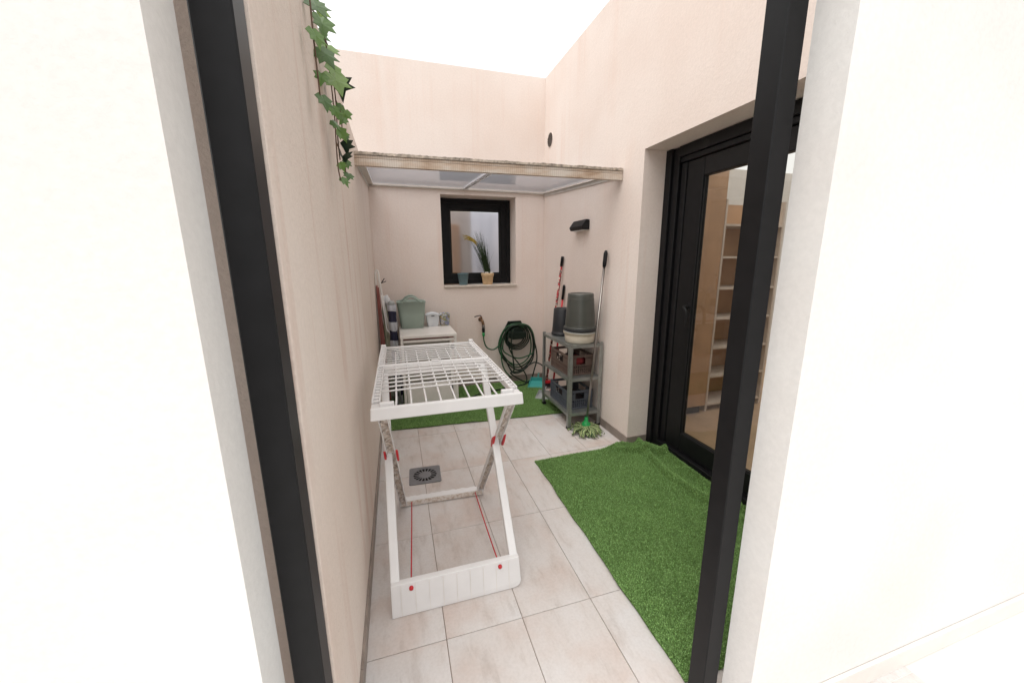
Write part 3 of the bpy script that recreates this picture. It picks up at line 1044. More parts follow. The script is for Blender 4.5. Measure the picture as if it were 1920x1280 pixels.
# ================================================================ CLOTHES AIRER (foreground)
ar = thing('clothes_airer', 'white folding clothes airer with wire rods, standing on the patio tiles', 'clothes airer', (0.19, 1.9, 0))
AX0, AX1 = -0.140, 0.538
YF, YH, YR = 1.615, 2.205, 2.655


def az(y):       # top surface: nearly level, slight drop to the front
    return 0.938 + 0.022 * (y - YF) / (YH - YF) if y < YH else 0.962 + 0.012 * (y - YH) / (YR - YH)


XS = lambda y, s: (AX0 + 0.012 * (y - YF) if s < 0 else AX1 - 0.030 * (y - YF))    # sides draw in slightly to the rear
# front panel: deep front rail with rounded top edge
MB().hexa([(AX0 - 0.004, YF - 0.012, az(YF) - 0.052), (AX1 + 0.004, YF - 0.012, az(YF) - 0.052), (AX1 + 0.004, YF + 0.022, az(YF) - 0.052), (AX0 - 0.004, YF + 0.022, az(YF) - 0.052),
           (AX0, YF - 0.006, az(YF) + 0.004), (AX1, YF - 0.006, az(YF) + 0.004), (AX1, YF + 0.016, az(YF) + 0.004), (AX0, YF + 0.016, az(YF) + 0.004)], 0.006, 3).build('front_rail', 'white_plastic', ar)
for s in (-1, 1):
    xa = AX0 + 0.036 if s < 0 else AX1 - 0.036
    MB().box(xa - 0.0 if s < 0 else xa - 0.062, xa + 0.062 if s < 0 else xa, YF + 0.0165, YF + 0.036, az(YF) - 0.025, az(YF) + 0.018, 0.005, 2).build('corner_tab', 'white_plastic', ar)
    # block at the corner and notched side rail (comb) with its teeth
    xx = AX0 if s < 0 else AX1
    MB().box(min(xx, xx - s * 0.034), max(xx, xx - s * 0.034), YF + 0.0165, YF + 0.07, az(YF) - 0.05, az(YF) - 0.002, 0.004, 2).build('corner_block', 'white_plastic', ar)
    for (ya, yb_, nt_) in ((YF + 0.072, YH - 0.012, 13), (YH + 0.028, YR, 11)):
        mb = MB()
        a0 = Vector((XS(ya, s) - s * 0.004, ya, az(ya) - 0.006))
        b0 = Vector((XS(yb_, s) - s * 0.004, yb_, az(yb_) - 0.006))
        mb.bar(a0, b0, 0.008, 0.030, bevel=0.002)
        off = Vector((-s * 0.030, 0, 0))
        mb.bar(a0 + off, b0 + off, 0.006, 0.024, bevel=0.0015)
        mb.bar(a0 + off / 2 - Vector((0, 0, 0.024)), b0 + off / 2 - Vector((0, 0, 0.024)), 0.028, 0.003)
        for k in range(nt_):
            t = (k + 0.5) / nt_
            p = a0.lerp(b0, t) + off / 2
            dl = (b0 - a0).normalized() * (yb_ - ya) / nt_ * 0.24
            mb.bar(p - dl, p + dl, 0.024, 0.016, bevel=0.002)
        mb.build('side_rail', 'white_plastic', ar)
# cross beams at the hinge and the rear rail
MB().bar((XS(YH, -1), YH - 0.004, az(YH) - 0.024), (XS(YH, 1), YH - 0.004, az(YH) - 0.024), 0.014, 0.062, bevel=0.004, seg=2).build('hinge_beam', 'white_plastic', ar)
MB().bar((XS(YH, -1) + 0.004, YH + 0.018, az(YH) - 0.006), (XS(YH, 1) - 0.004, YH + 0.018, az(YH) - 0.006), 0.020, 0.030, bevel=0.004, seg=2).build('hinge_beam', 'white_plastic', ar)
MB().box(0.17, 0.215, YH + 0.004, YH + 0.03, az(YH) + 0.0095, az(YH) + 0.014, 0.002).build('hinge_clip', 'white_plastic', ar)
MB().tube([(XS(YR, -1) + 0.02, YR - 0.004, az(YR)), (XS(YR, 1) - 0.02, YR - 0.004, az(YR))], 0.0075, 10).build('rear_rail', 'white_plastic', ar)
for s in (-1, 1):
    xx = XS(YR, s)
    MB().box(min(xx, xx - s * 0.034), max(xx, xx - s * 0.034), YR - 0.012, YR + 0.016, az(YR) - 0.03, az(YR) + 0.022, 0.006, 2).build('corner_cap', 'white_plastic', ar)
# rods across
ys_front = [YF + 0.185 + 0.058 * k for k in range(7)]
ys_rear = [YH + 0.06 + 0.048 * k for k in range(8)]
for y in ys_front + ys_rear:
    xa, xb = XS(y, -1) + 0.030, XS(y, 1) - 0.030
    pts = [(xa + (xb - xa) * t, y, az(y) + 0.004 + 0.006 * 4 * t * (1 - t)) for t in [k / 8 for k in range(9)]]
    MB().tube(pts, 0.0042, 7).build('cross_rod', 'white_plastic', ar)
for k in range(8):
    x0 = -0.036 + 0.0655 * k
    bow = 0.006 * 4 * ((x0 - AX0) / (AX1 - AX0)) * (1 - (x0 - AX0) / (AX1 - AX0))
    pts = [(x0, YF + 0.015, az(YF) - 0.006)] + [(x0 * 0.985 + 0.002, y, az(y) - 0.004 + bow * min(1, (y - YF) / 0.2)) for y in np.linspace(YF + 0.08, YH - 0.012, 7)]
    MB().tube(pts, 0.0046, 7).build('long_rod', 'white_plastic', ar)
    pts = [(x0 * 0.985 + 0.002, y, az(y) - 0.004 + bow) for y in np.linspace(YH + 0.02, YH + 0.30, 4)]
    MB().tube(pts, 0.0040, 7).build('long_rod', 'white_plastic', ar)
# outer legs: from the front foot up and back to the hinge
for xb, xt in ((-0.092, -0.098), (0.458, 0.476)):
    MB().bar((xb, 1.512, 0.130), (xt, 2.19, 0.925), 0.030, 0.040, (1, 0, 0), 0.005, 2).build('outer_leg', 'white_plastic', ar)
foot = [(-0.114, 1.478, 0.002), (0.452, 1.478, 0.002), (0.468, 1.478, 0.006), (0.480, 1.478, 0.016), (0.486, 1.478, 0.034), (0.480, 1.494, 0.156), (-0.111, 1.494, 0.156)]
MB().prism(foot, (0, 0.030, 0), 0.003).build('front_foot', 'white_plastic', ar)
for k in range(9):
    x = -0.07 + 0.062 * k
    MB().bar((x, 1.4765, 0.006), (x + 0.001, 1.4915, 0.150), 0.0022, 0.0016, (0, 1, 0)).build('foot_groove', 'white_paint', ar)
# inner legs: from the rear bar up and forward to the front rail; open channels with a rib lattice
for s, (xb, xt) in ((-1, (-0.048, -0.098)), (1, (0.452, 0.500))):
    pa, pb = Vector((xb, 2.285, 0.018)), Vector((xt, 1.655, 0.905))
    d = (pb - pa).normalized()
    side = Vector((1, 0, 0))
    nrm = side.cross(d).normalized()
    if nrm.y > 0:
        nrm = -nrm            # open side of the channel looks at the camera
    leg = MB().bar(pa - nrm * 0.010, pb - nrm * 0.010, 0.040, 0.004, nrm).build('inner_leg', 'grimy', ar)
    for sx in (-1, 1):
        o_ = side * (0.0195 * sx)
        MB().bar(pa + o_ + nrm * 0.002, pb + o_ + nrm * 0.002, 0.004, 0.024, nrm, 0.001).build('leg_flange', 'white_plastic', leg)
    mb = MB()
    L = (pb - pa).length
    nz = 26
    for k in range(nz):
        q0 = pa + d * (L * k / nz) + side * (0.016 if k % 2 else -0.016)
        q1 = pa + d * (L * (k + 1) / nz) + side * (-0.016 if k % 2 else 0.016)
        mb.bar(q0, q1, 0.0026, 0.012, nrm)
    mb.build('leg_ribs', 'grimy', leg)
    # red pivot cap where the legs cross
    pc = pa.lerp(pb, 0.64)
    for sx in (-1, 1):
        q = pc + side * (0.0245 * sx) + nrm * 0.012
        MB().prism([q + d * 0.060, q + d * 0.012 + nrm * 0.012, q - d * 0.036 + nrm * 0.014, q - d * 0.050, q - d * 0.02 - nrm * 0.018, q + d * 0.02 - nrm * 0.016], side * (0.010 * sx), 0.0015).build('pivot_clip', 'red', ar)
# rear bar: wavy upper edge, white top and dirty front
mb = MB()
nb_ = 40
prev = None
for k in range(nb_ + 1):
    t = k / nb_
    x = -0.068 + 0.538 * t
    y = 2.300 - 0.022 * t
    rag = 0.004 * math.sin(k * 1.3) * (abs(math.sin(k * 0.55)) > 0.6)
    ring = [mb.bm.verts.new(p) for p in ((x, y - 0.022, 0.004), (x, y + 0.016, 0.004), (x, y + 0.020 + rag, 0.046 + rag * 0.4), (x, y - 0.018, 0.040))]
    if prev:
        for a in range(4):
            mb.bm.faces.new((prev[a], prev[(a + 1) % 4], ring[(a + 1) % 4], ring[a]))
    else:
        mb.bm.faces.new(ring)
    prev = ring
mb.bm.faces.new(prev[::-1])
mb.build('rear_bar', 'white_plastic', ar)
MB().hexa([(-0.064, 2.275, 0.006), (0.466, 2.253, 0.006), (0.466, 2.257, 0.006), (-0.064, 2.279, 0.006), (-0.064, 2.277, 0.034), (0.466, 2.255, 0.034), (0.466, 2.259, 0.036), (-0.064, 2.281, 0.036)]).build('rear_bar_face', 'grimy', ar)
for (xa, ya), (xb, yb_) in (((0.004, 2.272), (-0.024, 1.510)), ((0.416, 2.256), (0.384, 1.510))):
    pts = [(xa + (xb - xa) * t, ya + (yb_ - ya) * t, 0.030 + 0.100 * t - 0.008 * 4 * t * (1 - t)) for t in np.linspace(0, 1, 10)]
    MB().tube(pts, 0.0032, 7).build('tie_cord', 'cord_red', ar)
    MB().lathe((xb, 1.489, 0.131), [(0.002, -0.008), (0.009, -0.006), (0.010, 0.004)], 14, 'Y').build('cord_anchor', 'red', ar)

# ================================================================ WHITE CABINET and what stands on it
TZ = 0.82
CX0, CX1, CY0, CY1 = 0.004, 0.563, 3.845, 4.50
cb = thing('cabinet', 'white metal cabinet table against the rear wall behind the airer', 'cabinet', (0.28, 4.17, 0.01))
MB().box(CX0 - 0.004, CX1 + 0.004, CY0 - 0.004, CY1, TZ - 0.028, TZ, 0.004, 2).build('tabletop', 'white_paint', cb)
for x in (CX0, CX1 - 0.026):
    for y in (CY0, CY1 - 0.03):
        MB().box(x, x + 0.026, y, y + 0.026, 0.012, TZ - 0.029, 0.003).build('leg', 'white_paint', cb)
MB().box(CX0 + 0.027, CX1 - 0.027, CY0 + 0.004, CY0 + 0.022, TZ - 0.072, TZ - 0.048, 0.003).build('front_bar', 'white_paint', cb)
MB().box(CX0 + 0.027, CX1 - 0.027, CY0 + 0.03, CY1 - 0.04, TZ - 0.045, TZ - 0.031, 0.002).build('under_tray', 'redbrown', cb)
MB().box(CX0 + 0.027, CX1 - 0.075, CY0 + 0.030, CY0 + 0.042, 0.33, TZ - 0.075, 0.002).build('front_panel', 'board_grey', cb)
MB().box(CX1 - 0.070, CX1 - 0.05, CY0 + 0.02, CY1 - 0.04, 0.14, TZ - 0.075, 0.002).build('side_panel', 'white_paint', cb)
MB().box(CX0 + 0.03, CX1 - 0.03, CY0 + 0.02, CY1 - 0.04, 0.10, 0.30, 0.006, 2).build('drawer', 'white_paint', cb)
MB().bar((CX1 - 0.06, CY0 + 0.012, 0.62), (CX1 - 0.02, CY0 + 0.012, 0.05), 0.010, 0.010).build('brace', 'white_paint', cb)
MB().lathe((CX1 - 0.045, CY0 - 0.002, TZ - 0.135), [(0.024, 0.0), (0.022, -0.012), (0.010, -0.018)], 16, 'Y').build('knob', 'black_plastic', cb)


def tub(name, label, cat, m, c, w0, d0, w1, d1, h, rr, rim=None, group=None, wave=0.0, holes=True):
    """open tapered tub of rounded-rectangle plan"""
    t = thing(name, label, cat, (c[0], c[1], c[2]), group)

    def ringpts(w, d, z, r, wv=0.0):
        pts = []
        for (sx, sy, a0) in ((1, 1, 0), (-1, 1, 90), (-1, -1, 180), (1, -1, 270)):
            for k in range(5):
                a = R(a0 + 90 * k / 4)
                x = sx * (w / 2 - r) + r * math.cos(a)
                y = sy * (d / 2 - r) + r * math.sin(a)
                pts.append((x, y))
        # add points along the long sides so that the rim can curve
        out = []
        n = len(pts)
        for i in range(n):
            p, q = pts[i], pts[(i + 1) % n]
            out.append(p)
            L = math.hypot(q[0] - p[0], q[1] - p[1])
            if L > 0.03:
                for k in range(1, 8):
                    out.append((p[0] + (q[0] - p[0]) * k / 8, p[1] + (q[1] - p[1]) * k / 8))
        return [(c[0] + x, c[1] + y, c[2] + z + wv * (1 - min(1, abs(x) / (w / 2)) ** 2 * 1.0)) for x, y in out]
    mb = MB()
    lv = [ringpts(w0 * 0.94, d0 * 0.94, 0.0, rr), ringpts(w0, d0, 0.008, rr), ringpts((w0 + w1) / 2, (d0 + d1) / 2, h * 0.5, rr), ringpts(w1, d1, h, rr, wave),
          ringpts(w1 + 0.008, d1 + 0.008, h + 0.001, rr, wave), ringpts(w1 + 0.008, d1 + 0.008, h + 0.009, rr, wave), ringpts(w1 - 0.006, d1 - 0.006, h + 0.009, rr, wave), ringpts((w0 + w1) / 2 - 0.008, (d0 + d1) / 2 - 0.008, h * 0.5, rr), ringpts(w0 - 0.008, d0 - 0.008, 0.012, rr)]
    rs = [[mb.bm.verts.new(p) for p in l] for l in lv]
    n = len(rs[0])
    for A, B in zip(rs, rs[1:]):
        for k in range(n):
            f = mb.bm.faces.new((A[k], A[(k + 1) % n], B[(k + 1) % n], B[k]))
            f.smooth = True
    mb.bm.faces.new(rs[0][::-1])
    mb.bm.faces.new(rs[-1])
    mb.build('body', m, t)
    return t


# big sage basket with two arched handles
bk = tub('laundry_basket', 'sage green plastic laundry basket with arched handles on the white cabinet', 'basket', 'sage_plastic', (0.143, 4.365, TZ + 0.001), 0.245, 0.19, 0.305, 0.235, 0.285, 0.035, wave=0.012)
for sy in (-1, 1):
    yy = 4.365 + sy * 0.117
    zz = TZ + 0.288
    pts = smooth_path([(0.035, yy, zz), (0.065, yy, zz + 0.018), (0.095, yy - sy * 0.004, zz + 0.046), (0.143, yy - sy * 0.006, zz + 0.062), (0.191, yy - sy * 0.004, zz + 0.046), (0.221, yy, zz + 0.018), (0.251, yy, zz)], 5)
    MB().tube(pts, 0.010, 8).build('handle', 'sage_plastic', bk)
wb = tub('storage_bin', 'small white plastic bin with a slot handle on the white cabinet', 'bin', 'bluewhite_plastic', (0.374, 4.395, TZ + 0.001), 0.118, 0.10, 0.148, 0.125, 0.122, 0.014, wave=0.022)
MB().box(0.356, 0.392, 4.3315, 4.3345, TZ + 0.118, TZ + 0.128, 0.001).build('handle_slot', 'black_plastic', wb)
pb_ = tub('storage_bin', 'small tub with a colourful blue photo print beside the white bin', 'bin', 'photo_print', (0.511, 4.40, TZ + 0.001), 0.102, 0.095, 0.114, 0.11, 0.125, 0.012, wave=0.006)
MB().box(0.485, 0.535, 4.3435, 4.3465, TZ + 0.117, TZ + 0.129, 0.001).build('handle_band', 'bluewhite_plastic', pb_)
MB().box(0.464, 0.558, 4.344, 4.3475, TZ + 0.132, TZ + 0.137, 0.001).build('rim_band', 'bluewhite_plastic', pb_)

# ================================================================ THINGS IN THE REAR LEFT CORNER
fa = thing('folded_airer', 'folded tube frame with a rounded white top leaning in the rear left corner', 'folded airer', (-0.17, 4.3, 0.02))
pts = smooth_path([(-0.196, 4.22, 0.03), (-0.204, 4.29, 0.7), (-0.207, 4.33, 1.35), (-0.205, 4.345, 1.43), (-0.192, 4.345, 1.46), (-0.176, 4.34, 1.43), (-0.165, 4.31, 1.30), (-0.110, 4.24, 0.88), (-0.075, 4.2, 0.70)], 6)
MB().tube(pts, 0.011, 8).build('frame_tube', 'white_paint', fa)
pts = smooth_path([(-0.188, 4.16, 0.03), (-0.195, 4.24, 0.75), (-0.199, 4.30, 1.30)], 6)
MB().tube(pts, 0.009, 8).build('frame_tube', 'redbrown', fa)
MB().hexa([(-0.185, 4.19, 0.05), (-0.135, 4.19, 0.05), (-0.135, 4.215, 0.05), (-0.185, 4.215, 0.05), (-0.193, 4.30, 1.28), (-0.178, 4.30, 1.28), (-0.178, 4.32, 1.28), (-0.193, 4.32, 1.28)], 0.004).build('board', 'redbrown', fa)
for dx_, dz_ in ((0.035, 0.05), (0.05, 0.02)):
    MB().bar((-0.150, 4.27, 1.325), (-0.150 + dx_, 4.25, 1.325 + dz_), 0.007, 0.007).build('hook', 'black_plastic', fa)


def wrapped(name, label, cat, m, base, top, r0, r1, seed, group=None, pole=None):
    t = thing(name, label, cat, base)
    rnd = random.Random(seed)
    a, b = Vector(base), Vector(top)
    d = (b - a)
    mb = MB()
    n, seg = 22, 26
    prev = None
    for i in range(n + 1):
        tt = i / n
        r = r0 + (r1 - r0) * tt
        r *= 1 + 0.10 * math.sin(i * 1.7 + seed)
        c_ = a + d * tt
        ring = []
        for k in range(seg):
            an = 2 * PI * k / seg
            rr = r * (1 + 0.16 * math.sin(an * 5 + tt * 3 + seed) + 0.05 * rnd.uniform(-1, 1))
            ring.append(mb.bm.verts.new(c_ + Vector((rr * math.cos(an), rr * math.sin(an), 0))))
        if prev:
            for k in range(seg):
                f = mb.bm.faces.new((prev[k], prev[(k + 1) % seg], ring[(k + 1) % seg], ring[k]))
                f.smooth = True
        else:
            mb.bm.faces.new(ring[::-1])
        prev = ring
    mb.bm.faces.new(prev)
    mb.build('cloth', m, t)
    return t


pu = wrapped('parasol', 'folded navy and white striped parasol leaning beside the white cabinet', 'parasol', 'navy_stripe', (-0.045, 4.10, 0.03), (-0.062, 4.20, 1.10), 0.036, 0.040, 3)
MB().tube([(-0.045, 4.05, 0.02), (-0.03, 4.058, 0.72)], 0.012, 8).build('pole', 'grey_plastic', pu)
MB().lathe((-0.062, 4.20, 1.10), [(0.036, 0.0), (0.030, 0.03), (0.012, 0.045)], 16).build('cap', 'grey_plastic', pu)
pk = wrapped('parasol', 'folded olive and white parasol in the corner behind the striped one', 'parasol', 'olive_cloth', (-0.112, 4.30, 0.03), (-0.118, 4.34, 1.10), 0.045, 0.045, 5)
for k in range(4):
    a = k * 1.7
    MB().lathe((-0.115 + 0.02 * math.cos(a), 4.33 + 0.02 * math.sin(a), 1.09), [(0.026, 0.0), (0.030, 0.035), (0.015, 0.075 + 0.01 * k)], 10).build('plastic_wrap', 'foil', pk)
MB().tube(smooth_path([(-0.16, 4.25, 1.20), (-0.135, 4.2, 0.95), (-0.125, 4.19, 0.84), (-0.09, 4.18, 0.80)], 6), 0.006, 8).build('strap', 'white_plastic', pk)

# ================================================================ TAP, HOSE, HOLDER
tp = thing('garden_tap', 'tarnished brass garden tap with lever on the rear wall', 'tap', (0.97, YB, 0.84))
MB().tube([(0.972, YB - 0.001, 0.842), (0.972, YB - 0.055, 0.842)], 0.013, 10).build('inlet', 'brass', tp)
MB().lathe((0.972, YB, 0.842), [(0.028, -0.001), (0.026, -0.006), (0.016, -0.008)], 18, 'Y').build('flange', 'brass', tp)
MB().tube(smooth_path([(0.972, YB - 0.05, 0.846), (0.976, YB - 0.085, 0.835), (0.984, YB - 0.095, 0.80), (0.986, YB - 0.095, 0.785)], 4), [0.017] * 13, 12).build('spout', 'brass', tp)
MB().tube([(0.972, YB - 0.055, 0.85), (0.971, YB - 0.055, 0.885)], 0.010, 10).build('stem', 'brass', tp)
MB().tube(smooth_path([(0.971, YB - 0.056, 0.886), (0.950, YB - 0.060, 0.896), (0.885, YB - 0.065, 0.884)], 4), [0.006] * 9, 8).build('lever', 'black_plastic', tp)
MB().lathe((0.987, YB - 0.095, 0.0), [(0.016, 0.784), (0.019, 0.776), (0.019, 0.752), (0.017, 0.748)], 14).build('adaptor', 'chrome', tp)

hr = thing('hose_holder', 'dark green plastic hose holder fixed to the rear wall', 'hose holder', (1.41, YB, 0.66))
MB().prism([(1.285, YB - 0.001, 0.60), (1.535, YB - 0.001, 0.60), (1.535, YB - 0.001, 0.72), (1.495, YB - 0.001, 0.80), (1.325, YB - 0.001, 0.80), (1.285, YB - 0.001, 0.72)], (0, -0.018, 0), 0.004).build('back_plate', 'reel', hr)
mb = MB()
arc = [(1.41 + 0.105 * math.cos(R(a)), 0.625 + 0.115 * math.sin(R(a))) for a in range(-10, 191, 20)]
mb.prism([(x, YB - 0.020, z) for x, z in arc], (0, -0.11, 0), 0.003)
mb.build('drum', 'reel', hr)
MB().prism([(1.295, YB - 0.131, 0.665), (1.525, YB - 0.131, 0.665), (1.52, YB - 0.131, 0.61), (1.47, YB - 0.131, 0.585), (1.35, YB - 0.131, 0.585), (1.30, YB - 0.131, 0.61)], (0, -0.014, 0), 0.004).build('front_lip', 'reel', hr)
MB().bar((1.30, YB - 0.135, 0.672), (1.52, YB - 0.135, 0.672), 0.02, 0.012, bevel=0.003).build('front_lip_edge', 'reel', hr)

hs_ = thing('garden_hose', 'green garden hose coiled over the holder and connected to the tap', 'hose', (1.41, 4.45, 0.02))
MB().lathe((0.987, YB - 0.095, 0.0), [(0.014, 0.747), (0.019, 0.742), (0.019, 0.70), (0.016, 0.69)], 12).build('connector', 'black_plastic', hs_)
MB().lathe((0.987, YB - 0.095, 0.0), [(0.017, 0.689), (0.018, 0.655), (0.013, 0.640)], 12).build('collar', 'mop_green', hs_)
hose_paths = []
hose_paths.append((smooth_path([(0.987, 4.475, 0.66), (0.990, 4.47, 0.585), (1.025, 4.47, 0.50), (1.10, 4.47, 0.468), (1.17, 4.46, 0.51), (1.225, 4.45, 0.61), (1.30, 4.45, 0.72), (1.40, 4.45, 0.765), (1.50, 4.45, 0.73)], 7), 'hose_green'))
rl = random.Random(11)
# long loops hung over the drum
for k in range(5):
    yk = 4.535 - 0.022 * k
    hw_ = 0.222 + rl.uniform(-0.012, 0.022)
    zt = 0.752 + 0.010 * rl.random()
    zb = [0.20, 0.17, 0.245, 0.33, 0.15][k]
    cx_ = 1.415 + rl.uniform(-0.02, 0.03)
    loop = [(cx_ + hw_ * 0.45, yk, zt - 0.005), (cx_ + hw_ * 0.85, yk, zt - 0.10), (cx_ + hw_, yk, 0.50), (cx_ + hw_ * 0.88, yk - 0.01, (zb + 0.5) / 2 - 0.02),
            (cx_ + hw_ * 0.40 + rl.uniform(-.03, .03), yk - 0.01, zb + 0.02), (cx_ - hw_ * 0.15 + rl.uniform(-.05, .05), yk, zb), (cx_ - hw_ * 0.70, yk, (zb + 0.45) / 2),
            (cx_ - hw_ * 1.02, yk, 0.47), (cx_ - hw_ * 0.85, yk, zt - 0.11), (cx_ - hw_ * 0.40, yk, zt - 0.002)]
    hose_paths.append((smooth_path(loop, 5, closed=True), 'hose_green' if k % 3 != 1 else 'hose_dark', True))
# tight turns under the lip
for k in range(4):
    rr = 0.118 + 0.015 * k
    yk = 4.53 - 0.024 * k
    lo = [(1.415 + rr * math.cos(R(a)), yk, 0.625 + (rr * 0.98 if a < 180 else rr * 1.02) * math.sin(R(a)) - 0.01) for a in range(0, 360, 24)]
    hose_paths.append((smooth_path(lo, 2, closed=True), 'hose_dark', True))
# crossing strands and the tail on the ground
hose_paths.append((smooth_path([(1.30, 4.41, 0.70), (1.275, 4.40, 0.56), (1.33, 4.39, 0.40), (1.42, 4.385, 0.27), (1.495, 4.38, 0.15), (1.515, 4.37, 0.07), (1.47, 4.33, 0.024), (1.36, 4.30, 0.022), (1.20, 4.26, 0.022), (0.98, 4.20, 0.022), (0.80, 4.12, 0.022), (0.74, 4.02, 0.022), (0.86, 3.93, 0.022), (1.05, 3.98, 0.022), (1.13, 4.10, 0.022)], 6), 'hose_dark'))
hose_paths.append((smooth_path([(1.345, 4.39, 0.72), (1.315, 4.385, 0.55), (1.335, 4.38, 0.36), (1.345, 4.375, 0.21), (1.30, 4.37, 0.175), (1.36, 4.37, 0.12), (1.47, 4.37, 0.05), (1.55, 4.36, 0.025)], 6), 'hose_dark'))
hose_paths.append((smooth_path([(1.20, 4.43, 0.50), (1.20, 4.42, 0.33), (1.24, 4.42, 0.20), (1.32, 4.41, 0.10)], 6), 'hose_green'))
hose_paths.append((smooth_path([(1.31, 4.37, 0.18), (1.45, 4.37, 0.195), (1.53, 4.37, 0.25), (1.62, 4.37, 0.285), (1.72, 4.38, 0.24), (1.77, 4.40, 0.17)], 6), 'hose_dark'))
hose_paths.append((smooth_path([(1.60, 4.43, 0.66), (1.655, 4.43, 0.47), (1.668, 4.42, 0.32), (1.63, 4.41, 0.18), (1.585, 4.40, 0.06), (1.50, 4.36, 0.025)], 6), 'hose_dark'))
for hp in hose_paths:
    MB().tube(hp[0], 0.0085, 7, closed=len(hp) == 3).build('hose_coil', hp[1], hs_)

# ================================================================ METAL SHELF
sh = thing('metal_shelf', 'galvanised three tier metal shelf standing against the side wall', 'shelf', (1.61, 3.33, 0.01))
SX0, SX1, SY0, SY1, SZ = 1.447, 1.782, 3.005, 3.665, 0.815
for x, sx in ((SX0, 1), (SX1, -1)):
    for y, sy in ((SY0, 1), (SY1, -1)):
        zb = 0.0015 if y < 3.3 else 0.020
        mb = MB()
        mb.box(min(x, x + sx * 0.034), max(x, x + sx * 0.034), min(y, y + sy * 0.0025), max(y, y + sy * 0.0025), zb, SZ)
        mb.box(min(x, x + sx * 0.0025), max(x, x + sx * 0.0025), min(y + sy * 0.0026, y + sy * 0.034), max(y + sy * 0.0026, y + sy * 0.034), zb, SZ)
        p = mb.build('post', 'zinc', sh)
        MB().box(min(x - sx * 0.002, x + sx * 0.037), max(x - sx * 0.002, x + sx * 0.037), min(y - sy * 0.002, y + sy * 0.037), max(y - sy * 0.002, y + sy * 0.037), zb - 0.001, zb + 0.022, 0.002).build('foot', 'black_plastic', p)
        for zz in (0.145, 0.48, 0.795):
            MB().lathe((x + sx * 0.017, y, zz), [(0.0055, 0.002), (0.0055, -0.004 if sy > 0 else 0.004)], 8, 'Y').build('bolt', 'chrome', p)
for zz in (0.152, 0.487, 0.80):
    mb = MB()
    g = 0.0032
    mb.box(SX0 + g, SX1 - g, SY0 + g, SY1 - g, zz, zz + 0.0025)
    for (a, b_) in (((SX0 + g + 0.001, SY0 + g, zz - 0.013), (SX0 + g + 0.001, SY1 - g, zz - 0.013)), ((SX1 - g - 0.001, SY0 + g, zz - 0.013), (SX1 - g - 0.001, SY1 - g, zz - 0.013)),
                    ((SX0 + g, SY0 + g + 0.001, zz - 0.013), (SX1 - g, SY0 + g + 0.001, zz - 0.013)), ((SX0 + g, SY1 - g - 0.001, zz - 0.013), (SX1 - g, SY1 - g - 0.001, zz - 0.013))):
        mb.bar(a, b_, 0.002, 0.026)
    for k in range(3):
        yy = SY0 + 0.16 + 0.17 * k
        mb.box(SX0 + 0.05, SX1 - 0.05, yy, yy + 0.012, zz + 0.0026, zz + 0.0040)
    mb.build('tray', 'zinc', sh)


def crate(name, label, m, c, w, d, h):
    """folding crate: lattice walls, rims, hand holes, open top. w along X, d along Y"""
    t = thing(name, label, 'crate', c)
    x0, x1, y0, y1, z0 = c[0] - w / 2, c[0] + w / 2, c[1] - d / 2, c[1] + d / 2, c[2]
    MB().box(x0 + 0.004, x1 - 0.004, y0 + 0.004, y1 - 0.004, z0 + 0.002, z0 + 0.008).build('base', m, t)

    def wall(p0, p1, n, hole):
        p0, p1 = Vector(p0), Vector(p1)
        mb = MB()
        u = (p1 - p0)
        L = u.length
        u.normalize()
        for zz, hh in ((0.010, 0.020), (h - 0.014, 0.024), (h * 0.5, 0.006)):
            a = p0 + Vector((0, 0, zz))
            mb.bar(a, a + u * L, 0.010, hh, bevel=0.001)
        for k in range(n + 1):
            q = p0 + u * (0.004 + (L - 0.008) * k / n)
            if hole and 0.3 < k / n < 0.7:
                mb.bar(q + Vector((0, 0, 0.012)), q + Vector((0, 0, h * 0.5)), 0.006, 0.008, u)
            else:
                mb.bar(q + Vector((0, 0, 0.012)), q + Vector((0, 0, h - 0.012)), 0.007 if k not in (0, n) else 0.014, 0.009, u)
        for zz in np.linspace(0.035, h - 0.045, 5):
            if hole and zz > h * 0.5:
                continue
            mb.bar(p0 + Vector((0, 0, zz)), p0 + u * L + Vector((0, 0, zz)), 0.0055, 0.006)
        if hole:      # solid plates either side of the hand hole
            for s in (0.02, 0.72):
                mb.bar(p0 + u * L * s + Vector((0, 0, h * 0.66)), p0 + u * L * (s + 0.26) + Vector((0, 0, h * 0.66)), 0.005, h * 0.28)
        mb.build('crate_wall', m, t)
    wall((x0 + 0.006, y0, z0), (x1 - 0.006, y0, z0), 11, True)
    wall((x0 + 0.006, y1, z0), (x1 - 0.006, y1, z0), 11, True)
    wall((x0, y0 + 0.006, z0), (x0, y1 - 0.006, z0), 18, True)
    wall((x1, y0 + 0.006, z0), (x1, y1 - 0.006, z0), 18, True)
    for x in (x0, x1):
        for y in (y0, y1):
            MB().box(x - 0.008, x + 0.008, y - 0.008, y + 0.008, z0, z0 + h, 0.002).build('corner_post', m, t)
    return t


crate('folding_crate', 'brown folding crate holding dark and red things on the middle shelf', 'brown_plastic', (1.61, 3.30, 0.4915), 0.25, 0.40, 0.195)
crate('folding_crate', 'slate blue folding crate on the lowest shelf', 'slate_plastic', (1.61, 3.30, 0.1565), 0.25, 0.40, 0.185)


